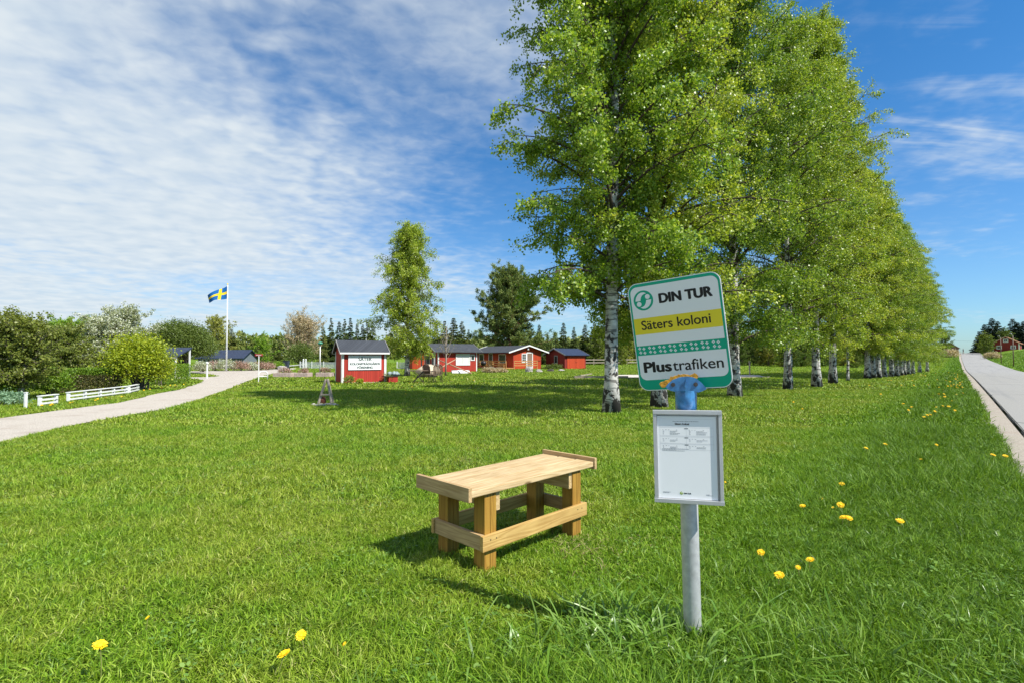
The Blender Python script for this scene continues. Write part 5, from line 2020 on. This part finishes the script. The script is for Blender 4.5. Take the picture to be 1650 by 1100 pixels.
# white lattice fences
def lattice(label, a, b, h):
    a, b = Vector(a), Vector(b)
    d = b - a
    r = thing('lattice_fence', label, 'fence', a)
    n = max(2, int(d.length / 1.8))
    for i in range(n + 1):
        q = d * (i / n)
        mb = MB(); mb.box((q.x, q.y, h / 2), (.09, .09, h + .2)); part('post', mb, M['whitewood'], r)
    for z in (.08, h - .04):
        mb = MB(); mb.beam((0, 0, z), d + Vector((0, 0, z)), .04, .07); part('rail', mb, M['whitewood'], r)
    mb = MB()
    L = d.length; dn = d.normalized()
    k = int(L / .22)
    for i in range(k):
        for s in (0, 1):
            p0 = dn * (i * .22) + Vector((0, 0, .09)); p1 = dn * min(L, i * .22 + h - .1) + Vector((0, 0, h - .06))
            if s: p0.z, p1.z = p1.z, p0.z
            mb.beam(p0 + Vector((0, -.012 * s, 0)), p1 + Vector((0, -.012 * s, 0)), .012, .05)
    part('lattice_panel', mb, M['whitewood'], r)
    return r


lattice('white lattice fence behind the raised beds left of the kiosk', gD(484, 66), gD(541, 64), .78)
lattice('white lattice fence glimpsed between the kiosk and the free-standing birch', gD(640, 64), gD(690, 62), .78)
for px, lab in ((489, 'left white gate post of the lattice fence'), (493, 'right white gate post of the lattice fence')):
    mb = MB(); mb.box((0, 0, .5), (.14, .14, 1.2)); mb.lathe([(.10, 1.1), (.10, 1.14), (.02, 1.22)], 8)
    tag(obj('gate_post', mb.mesh('gate_post', M['whitewood']), None, gD(px, 63)), lab, 'post')
mb = MB(); mb.beam((0, 0, .3), (2.9, -.3, .55), .05, .09); mb.box((.1, 0, .2), (.09, .09, .7)); mb.box((2.8, -.3, .25), (.09, .09, .8))
tag(obj('white_barrier', mb.mesh('white_barrier', M['whitewood']), None, gD(459, 64)), 'low white sloping barrier left of the lattice fence', 'barrier')
# dark wheelie bin and boulder at the end of the drive
bn2 = thing('wheelie_bin', 'dark wheelie bin at the far end of the gravel drive', 'bin', gD(461.5, 62))
mb = MB(); mb.add([(-.22, -.25, .08), (.22, -.25, .08), (.22, .25, .08), (-.22, .25, .08), (-.28, -.33, .95), (.28, -.33, .95), (.28, .33, .95), (-.28, .33, .95)], [(0, 3, 2, 1), (4, 5, 6, 7), (0, 1, 5, 4), (1, 2, 6, 5), (2, 3, 7, 6), (3, 0, 4, 7)]); part('body', mb, plain('dark_blue_plastic', (.03, .04, .06), .5), bn2)
mb = MB(); mb.box((0, 0, .985), (.6, .7, .06), None, 0, .015); part('lid', mb, plain('dark_lid_plastic', (.02, .025, .03), .5), bn2)
for s in (-1, 1):
    mb = MB(); mb.tube([(s * .27 - .025, .25, .09), (s * .27 + .025, .25, .09)], .09, 12); part('wheel', mb, M['black'], bn2)
mb = MB(); mb.rock((0, 0, .15), (.55, .4, .35), 5)
tag(obj('boulder', mb.mesh('boulder', M['stone']), None, gD(456, 58)), 'grey boulder before the dark wheelie bin', 'boulder')
# raised beds
for (x0, x1, py, lab) in ((440, 469, 607, 'leftmost raised stone planter bed beside the drive'), (475, 496, 607, 'middle raised stone planter bed below the lamp post'), (509, 532, 606.5, 'rightmost raised stone planter bed beside the kiosk')):
    a, b = at(x0, py), at(x1, py)
    d = b - a
    r = thing('planter_bed', lab, 'planter', a, math.atan2(d.y, d.x))
    L = d.length
    for (cx, cy, sx_, sy_) in ((L / 2, 0, L, .14), (L / 2, .9, L, .14), (.07, .45, .14, .758), (L - .07, .45, .14, .758)):
        mb = MB(); mb.box((cx, cy, .14), (sx_, sy_, .34), None, 0, .02); part('stone_edge', mb, M['pinkstone'], r)
    mb = MB(); mb.box((L / 2, .45, .11), (L - .29, .75, .3)); part('soil', mb, plain('garden_soil', (.10, .07, .05), .95, 0, .3, 20), r)
    t = make_bush('garden_plant', lab.replace('raised stone planter bed', 'clump of brownish plants in the raised planter'), 'plant', L * .38, .3, .42, M['pinkflower'], int(x0), 900, .06, 5, .02)
    t.location = (a + b) / 2 + Vector((0, .45, .25))
# A-frame
af = thing('wooden_trestle', 'weathered wooden A-shaped trestle standing on stones in the lawn', 'trestle', at(525, 652))
apx = Vector((-.05, .2, .80))
for (x, y) in ((-.24, -.03), (.20, -.04), (.05, .55)):
    mb = MB(); mb.beam((x, y, -.02), apx + Vector((x * .12, y * .1, 0)), .05, .06, 0, .004); part('leg', mb, M['greywood'], af)
mb = MB(); mb.beam((-.165, -.005, .33), (.115, -.01, .33), .035, .04); part('crossbar', mb, M['greywood'], af)
mb = MB()
mb.tube([(-.08, .18, .74), (-.1, .16, .45), (-.1, .12, .28)], .006, 5)
mb.lathe([(.03, .02), (.085, .05), (.095, .16), (.04, .26)], 10, (-.12, .1, .0))
part('hanging_pot', mb, plain('rusty_iron', (.16, .05, .03), .8, .2, .3, 20), af)
for i in range(9):
    mb = MB(); mb.rock((0, 0, 0), (random.uniform(.08, .17), random.uniform(.06, .12), .045), 60 + i)
    p = at(505 + i * 4.2, 653 + random.uniform(-1.5, 1.5))
    tag(obj('flat_stone', mb.mesh('flat_stone', M['stone']), None, p + Vector((0, 0, .02)), (0, 0, random.uniform(0, 3))), 'flat grey stone lying around the foot of the wooden trestle', 'stone', 'stones around the trestle foot')
# garden furniture
gt = thing('garden_table', 'dark slatted garden table on crossed legs before the porch cottage', 'table', at(674, 615.5), rad(12))
mb = MB()
for k in range(6):
    mb.box((0, -.36 + k * .145, .70), (1.15, .125, .03))
part('tabletop', mb, M['slatbrown'], gt)
for s in (-1, 1):
    for q in (-1, 1):
        mb = MB(); mb.beam((-.32 * q + s * .0, s * .33 + q * .018, 0), (.32 * q, s * .33 + q * .018, .68), .03, .045); part('leg', mb, M['darkmetal'], gt)
mb = MB(); mb.beam((0, -.31, .34), (0, .31, .34), .03, .03); part('stretcher', mb, M['darkmetal'], gt)


def chair(label, loc, rz):
    r = thing('garden_chair', label, 'chair', loc, rz, 'dark garden chairs at the slatted table')
    mb = MB()
    for k in range(5):
        mb.box((0, -.20 + k * .1, .44), (.50, .085, .03))
    part('seat', mb, M['slatbrown'], r)
    mb = MB()
    for k in range(6):
        mb.box((-.20 + k * .08, .29, .76), (.06, .025, .54), Matrix.Rotation(rad(-10), 3, 'X'))
    mb.tube([(-.27, .25, .46), (-.27, .32, .92), (-.15, .345, 1.04), (0, .35, 1.07), (.15, .345, 1.04), (.27, .32, .92), (.27, .25, .46)], .022, 6)
    part('backrest', mb, M['slatbrown'], r)
    for sx_ in (-1, 1):
        for sy_ in (-1, 1):
            mb = MB(); mb.beam((sx_ * .25, sy_ * .24, 0), (sx_ * .24, sy_ * .22, .43), .035, .035); part('leg', mb, M['darkmetal'], r)
        mb = MB(); mb.tube([(sx_ * .27, -.22, .42), (sx_ * .27, -.22, .64), (sx_ * .27, .28, .66)], .02, 6); part('armrest', mb, M['darkmetal'], r)
    return r


chair('dark garden chair standing apart at the right end of the table', at(704, 615.5), rad(200))
chair('dark garden chair pushed close to the slatted table', at(692, 614.5), rad(150))
mb = MB(); mb.rock((0, 0, .38), (1.05, .8, .55), 8)
tag(obj('boulder', mb.mesh('boulder', M['beige'], True), None, at(688, 607)), 'large rounded beige boulder behind the garden chairs', 'boulder')
# sapling
sap = thing('sapling', 'slender leafless sapling before the porch cottage wall', 'sapling', at(718, 605))
mb = MB()
rs = np.random.default_rng(12)
mb.tube([(0, 0, -.1), (.03, 0, 1.3), (.0, .02, 2.4), (.08, 0, 3.9)], [.075, .06, .045, .01], 8)
for i in range(20):
    z = 1.2 + 2.1 * i / 20
    pts = curve_pts((.02, 0, z), i * 2.4, rad(50), 1.25 - .03 * i, rad(-18), 5, rs)
    mb.tube(pts, [.024, .02, .016, .012, .008, .004], 4, 0, False)
    for j in range(4):
        p2 = curve_pts(pts[2 + j % 4], i * 2.4 + rs.normal(0, .8), rad(60), .45, 0, 2, rs)
        mb.tube(p2, [.009, .006, .003], 3, 0, False)
part('trunk', mb, M['palebark'], sap, True)
Q = leaf_quads(np.stack([rs.normal(0, .55, 160), rs.normal(0, .55, 160), rs.uniform(1.7, 3.6, 160)], -1), .07, rs, .1)
obj('leaf_bud', quads_mesh('leaf_bud', Q, M['yellowleaf']), sap)
# leaning poles on the porch cottage
def pole(label, a, b, r):
    a, b = Vector(a), Vector(b)
    o = tag(obj('wooden_pole', MB().tube([(0, 0, 0), (b - a) * .5, b - a], [r, r * .95, r * .85], 8).mesh('wooden_pole', M['polewood'], True), None, a), label, 'pole', 'poles leaning at the porch cottage')
    return o
pole('upward leaning pale pole crossing behind the sapling', atD(709, 593, 44.5), atD(735, 578, 47.5), .055)
pole('downward slanting brown pole running to the cottage corner', atD(760, 601, 45.5), atD(707, 579.5, 47), .055)
# upturned white boat by the wall
bo = thing('small_boat', 'white upturned little boat lying at the porch cottage wall', 'boat', atD(742, 599, 46.5), rad(25))
bo.location.z = G(bo.location.x, bo.location.y)
mb = MB()
secs = []
for i in range(9):
    t_ = i / 8 * 2 - 1
    wv = .40 * (1 - t_ ** 2 * .85) ** .5
    hv = .30 * (1 - .4 * t_ ** 2)
    secs.append([(t_ * .85, wv * math.cos(a), .04 + hv * math.sin(a)) for a in np.linspace(0, PI, 9)])
vs_ = [p for s_ in secs for p in s_]
fs_ = [(i * 9 + j, i * 9 + j + 1, (i + 1) * 9 + j + 1, (i + 1) * 9 + j) for i in range(8) for j in range(8)]
mb.add(vs_, fs_); part('hull', mb, M['white'], bo, True)
mb = MB(); mb.beam((-.85, 0, .26), (.85, 0, .26), .03, .12); part('keel', mb, M['greypaint'], bo)
# grill / dark bundle and dry plants near the ramp, and rocks
for (px, py, rr, hh, mt, lab) in ((789, 600, .8, .45, 'pinkbush', 'dry brown shrub before the wooden ramp, left one'), (806, 599.5, .7, .35, 'pinkbush', 'dry brown shrub before the wooden ramp, right one'), (893, 594.5, 1.1, .55, 'willowleaf', 'dark green plants along the dark red shed gable')):
    t = make_bush('garden_shrub', lab, 'shrub', rr, rr * .6, hh, M[mt], int(px), 1800, .10, 7, .03)
    t.location = at(px, py)
for i, (px, py, s, lab) in enumerate(((791, 598.5, .55, 'long pale flat rock before the dry shrubs'), (852, 599, .42, 'tall pale rock before the gable of the long cottage'), (869, 599, .36, 'flat pale rock between the long cottage and the shed'), (887, 598, .34, 'dark rock before the dark red shed'), (905, 597.5, .3, 'small pale rock right of the dark one'))):
    mb = MB(); mb.rock((0, 0, s * .3), (s, s * .6, s * (.9 if i == 1 else .45)), 90 + i)
    tag(obj('rock', mb.mesh('rock', M['stone'] if i != 3 else plain('dark_rock', (.07, .06, .055), .9)), None, at(px, py)), lab, 'rock')
kg = thing('kettle_grill', 'dark kettle grill between the two red cottages', 'grill', gD(779, 56))
mb = MB(); mb.lathe([(.05, .5), (.25, .6), (.32, .78), (.25, .98), (.05, 1.06)], 16); part('bowl', mb, M['black'], kg, True)
for k in range(3):
    a = k * 2.094
    mb = MB(); mb.beam((.34 * math.cos(a), .34 * math.sin(a), 0), (.14 * math.cos(a), .14 * math.sin(a), .6), .03, .03); part('leg', mb, M['darkmetal'], kg)
# court edging, post, far fence
a, b = at(926, 609.2), at(1012, 609.2)
mb = MB(); mb.beam(Vector((0, 0, .08)), b - a + Vector((0, 0, .08)), .09, .22)
mb.beam(Vector((0, .1, .08)), at(1000, 603.2) - a + Vector((-2.6, -.3, .05)), .09, .16)
tag(obj('timber_edging', mb.mesh('timber_edging', M['greywood']), None, a), 'dark timber edging along the front of the gravel court', 'edging')
a2, b2 = at(1013, 609.2), at(1240, 607.9)
mb = MB(); mb.beam(Vector((0, 0, .03)), b2 - a2 + Vector((0, 0, .03)), .09, .12)
tag(obj('timber_edging', mb.mesh('timber_edging', M['greywood']), None, a2), 'low timber edging of the gravel court behind the birch trunks', 'edging')
mb = MB(); mb.box((0, 0, .6), (.1, .1, 1.3), None, 0, .008); mb.box((0, 0, 1.262), (.12, .12, .024))
tag(obj('wooden_post', mb.mesh('wooden_post', M['greywood']), None, at(1208, 604)), 'grey wooden post at the gravel court edge right of the sign', 'post')
ff = thing('field_fence', 'dark wooden two-rail fence far beyond the dark red shed', 'fence', gD(938, 88))
d = gD(1060, 96) - gD(938, 88)
for i in range(8):
    q = d * (i / 7)
    mb = MB(); mb.box((q.x, q.y, .5), (.12, .12, 1.3)); part('post', mb, M['greywood'], ff)
for z in (.45, .95):
    mb = MB(); mb.beam(Vector((0, -.08, z)), d + Vector((0, -.08, z)), .04, .14); part('rail', mb, M['greywood'], ff)


# road-side poles on the right and a wire, walker on the crest
def streetpole(px, pybot, D, h, lab, arm):
    r = thing('street_lamp', lab, 'street lamp', gD(px, D))
    mb = MB(); mb.tube([(0, 0, -.3), (0, 0, h)], [.09, .07], 10); part('post', mb, M['slatbrown'], r, True)
    mb = MB(); mb.tube([(0, 0, h - .25), (-arm * .5, -arm * .4, h + .25), (-arm, -arm * .8, h + .3)], .045, 8); part('arm', mb, M['galv'], r, True)
    mb = MB(); mb.box((-arm * 1.18, -arm * .94, h + .28), (.55, .26, .14), Matrix.Rotation(rad(39), 3, 'Z'), 0, .03); part('lamp_head', mb, M['greypaint'], r)
    return r
for (px, D, top, arm, lab) in ((1632.8, 92, 541, 1.6, 'nearer grey street lamp on the slope right of the road'), (1613, 112, 544, 1.4, 'farther dark street lamp left of the red house')):
    g_ = gD(px, D)
    streetpole(px, 0, D, top_z(top, D) - g_.z, lab, arm)
pw = at(1553.5, 570)
g_ = Vector(uv2xy(252, 1.7)); g3 = Vector((g_.x, g_.y, G(g_.x, g_.y) + .06))
wk = thing('person', 'distant person in dark top walking on the road crest', 'person', g3, rad(20))
bm_v = [(0, 0, .92), (0, 0, 1.15), (0, 0, 1.38), (0, 0, 1.5), (0, -.02, 1.62), (0, 0, 1.74), (.19, 0, 1.36), (.25, .05, 1.1), (.24, -.08, .88), (-.19, 0, 1.36), (-.25, -.05, 1.1), (-.24, -.14, .88), (.09, 0, .88), (.10, -.10, .48), (.10, .02, .06), (.10, -.14, .03), (-.09, 0, .88), (-.10, .08, .48), (-.10, .22, .08), (-.10, .08, .03)]
ed = [(0, 1), (1, 2), (2, 3), (3, 4), (4, 5), (2, 6), (6, 7), (7, 8), (2, 9), (9, 10), (10, 11), (0, 12), (12, 13), (13, 14), (14, 15), (0, 16), (16, 17), (17, 18), (18, 19)]
rr_ = [.15, .15, .16, .06, .10, .07, .065, .05, .04, .065, .05, .04, .10, .07, .05, .04, .10, .07, .05, .04]
me = bpy.data.meshes.new('body'); me.from_pydata(bm_v, ed, [])
me.materials.append(M['darkcloth']); me.materials.append(M['palecloth']); me.materials.append(M['skin'])
o = bpy.data.objects.new('body', me); COL.objects.link(o)
sk = o.modifiers.new('skin', 'SKIN')
for i, r_ in enumerate(rr_):
    me.skin_vertices[0].data[i].radius = (r_, r_)
me.skin_vertices[0].data[0].use_root = True
sd = o.modifiers.new('sub', 'SUBSURF'); sd.levels = 1; sd.render_levels = 1
dg = bpy.context.evaluated_depsgraph_get()
me2 = bpy.data.meshes.new_from_object(o.evaluated_get(dg))
bpy.data.objects.remove(o)
for p in me2.polygons:
    z = p.center.z
    p.material_index = 2 if z > 1.5 else (0 if z > .9 else 1)
    p.use_smooth = True
obj('body', me2, wk)
mb = MB(); mb.lathe([(.02, 1.80), (.09, 1.78), (.112, 1.70), (.11, 1.64)], 12, (0, .01, 0)); part('hair', mb, M['darkcloth'], wk, True)

# power wire over the road crest, two poles off to the sides carry it
wa = atD(1515, 547, 215); wb = gD(1665, 190); wb.z = HC + (574 - 545) / F * 190
mb = MB()
mb.tube([Vector((0, 0, 0))] + [(wb - wa) * t_ + Vector((0, 0, -1.0 * 4 * t_ * (1 - t_))) for t_ in (.2, .4, .6, .8)] + [wb - wa], .03, 4)
tag(obj('power_wire', mb.mesh('power_wire', M['wire']), None, wa), 'thin power wire crossing above the road crest', 'wire')

# ------------------------------------------------------------------ light and sky
SUN_AZ = math.atan2(.87, -.49)      # clockwise from +Y
SUN_EL = rad(50)
sd_ = Vector((math.sin(SUN_AZ) * math.cos(SUN_EL), math.cos(SUN_AZ) * math.cos(SUN_EL), math.sin(SUN_EL)))
L = bpy.data.lights.new('sun', 'SUN')
L.energy = 4.6
L.angle = rad(.53)
L.color = (1, .955, .87)
lo = bpy.data.objects.new('sun', L)
COL.objects.link(lo)
lo.rotation_euler = sd_.to_track_quat('Z', 'Y').to_euler()
lo.location = (20, -20, 40)

W = bpy.data.worlds.new("World")
SC.world = W
W.use_nodes = True
nt = W.node_tree
bg = nt.nodes['Background']
sky = nd(nt, 'ShaderNodeTexSky', sky_type='NISHITA')
sky.sun_disc = False
sky.sun_elevation = SUN_EL
sky.sun_rotation = SUN_AZ
sky.altitude = 100
sky.air_density = 1.0
sky.dust_density = .4
sky.ozone_density = 2.2
tc = nd(nt, 'ShaderNodeTexCoord')
sx = nd(nt, 'ShaderNodeSeparateXYZ')
lk(nt, tc.outputs['Generated'], sx.inputs[0])
zc_ = mth(nt, 'ADD', mth(nt, 'MAXIMUM', sx.outputs['Z'], 0.0), .10)
pxn = mth(nt, 'DIVIDE', sx.outputs['X'], zc_)
pyn = mth(nt, 'DIVIDE', sx.outputs['Y'], zc_)
cv = nd(nt, 'ShaderNodeCombineXYZ')
lk(nt, pxn, cv.inputs[0]); lk(nt, pyn, cv.inputs[1])


def skymap(scale, rotz=0, loc=(0, 0, 0)):
    m = nd(nt, 'ShaderNodeMapping')
    m.inputs['Scale'].default_value = scale
    m.inputs['Rotation'].default_value = (0, 0, rotz)
    m.inputs['Location'].default_value = loc
    lk(nt, cv.outputs[0], m.inputs['Vector'])
    return m.outputs[0]


big = noise_n(nt, skymap((.6, .7, 1), .35, (3.1, 1.7, 0)), 1.0, 3, .5, .2)
rip = noise_n(nt, skymap((7.5, 8.0, 1), -.5), 1.0, 2, .5, .2)
fine = noise_n(nt, skymap((15, 17, 1), -.4), 1.0, 3, .55, .3)
streak = noise_n(nt, skymap((.9, 3.6, 1), -.35, (1, 5, 0)), 1.0, 5, .6, .6)
# coverage grows towards the west (camera left) and thins to clear sky on the right
az_ = mth(nt, 'DIVIDE', sx.outputs['X'], mth(nt, 'ADD', mth(nt, 'ABSOLUTE', sx.outputs['Y']), .25))
cover = mapr(nt, az_, -.75, .50, .31, -.15, False)
f = mth(nt, 'ADD', mth(nt, 'MULTIPLY', big, .64), mth(nt, 'ADD', mth(nt, 'MULTIPLY', mth(nt, 'SUBTRACT', rip, .5), mapr(nt, noise_n(nt, skymap((1.3, 1.1, 1), .8, (7, 2, 0)), 1.0, 2), .38, .62, .07, .34)), .11))
f = mth(nt, 'ADD', f, mth(nt, 'MULTIPLY', fine, .17))
f = mth(nt, 'ADD', f, mth(nt, 'MULTIPLY', streak, .06))
f = mth(nt, 'ADD', f, cover)
# a thinner belt of blue crossing the cloud deck, and a wispy patch in the west-north sky
ey_ = mth(nt, 'DIVIDE', sx.outputs['Z'], mth(nt, 'ADD', mth(nt, 'ABSOLUTE', sx.outputs['Y']), .12))
belt = mth(nt, 'ABSOLUTE', mth(nt, 'SUBTRACT', mth(nt, 'ADD', ey_, mth(nt, 'MULTIPLY', az_, .70)), .30))
f = mth(nt, 'SUBTRACT', f, mapr(nt, belt, 0, .22, .060, 0))
wisp = mth(nt, 'MULTIPLY', mapr(nt, az_, .42, .62, 0, 1), mapr(nt, mth(nt, 'ABSOLUTE', mth(nt, 'SUBTRACT', ey_, .44)), .06, .26, 1, 0))
f = mth(nt, 'ADD', f, mth(nt, 'MULTIPLY', wisp, mapr(nt, streak, .38, .74, -.02, .26)))
cl = mapr(nt, f, .40, .86, 0, .95)
low = mapr(nt, sx.outputs['Z'], .0, .06, .75, 1)
cl = mth(nt, 'MULTIPLY', cl, low)
ccol = ramp(nt, rip, [(.3, (3.65, 4.25, 4.8)), (.7, (4.5, 4.9, 5.15))])
tint = mixc(nt, mapr(nt, sx.outputs['Z'], .0, .55, 0, 1), (.46, .68, .88), (.22, .63, .92))
skyc = mixc(nt, 1.0, sky.outputs['Color'], tint, 'MULTIPLY')
mixn = mixc(nt, cl, skyc, (1, 1, 1))
lk(nt, ccol, mixn.node.inputs[7])
lk(nt, mixn, bg.inputs['Color'])
bg.inputs['Strength'].default_value = .10

SC.view_settings.view_transform = 'Standard'
SC.view_settings.look = 'None'
SC.view_settings.exposure = .80
SC.view_settings.gamma = 1
SC.render.film_transparent = False
SC.cycles.max_bounces = 6
SC.cycles.diffuse_bounces = 3
SC.cycles.transmission_bounces = 4
SC.cycles.use_denoising = True
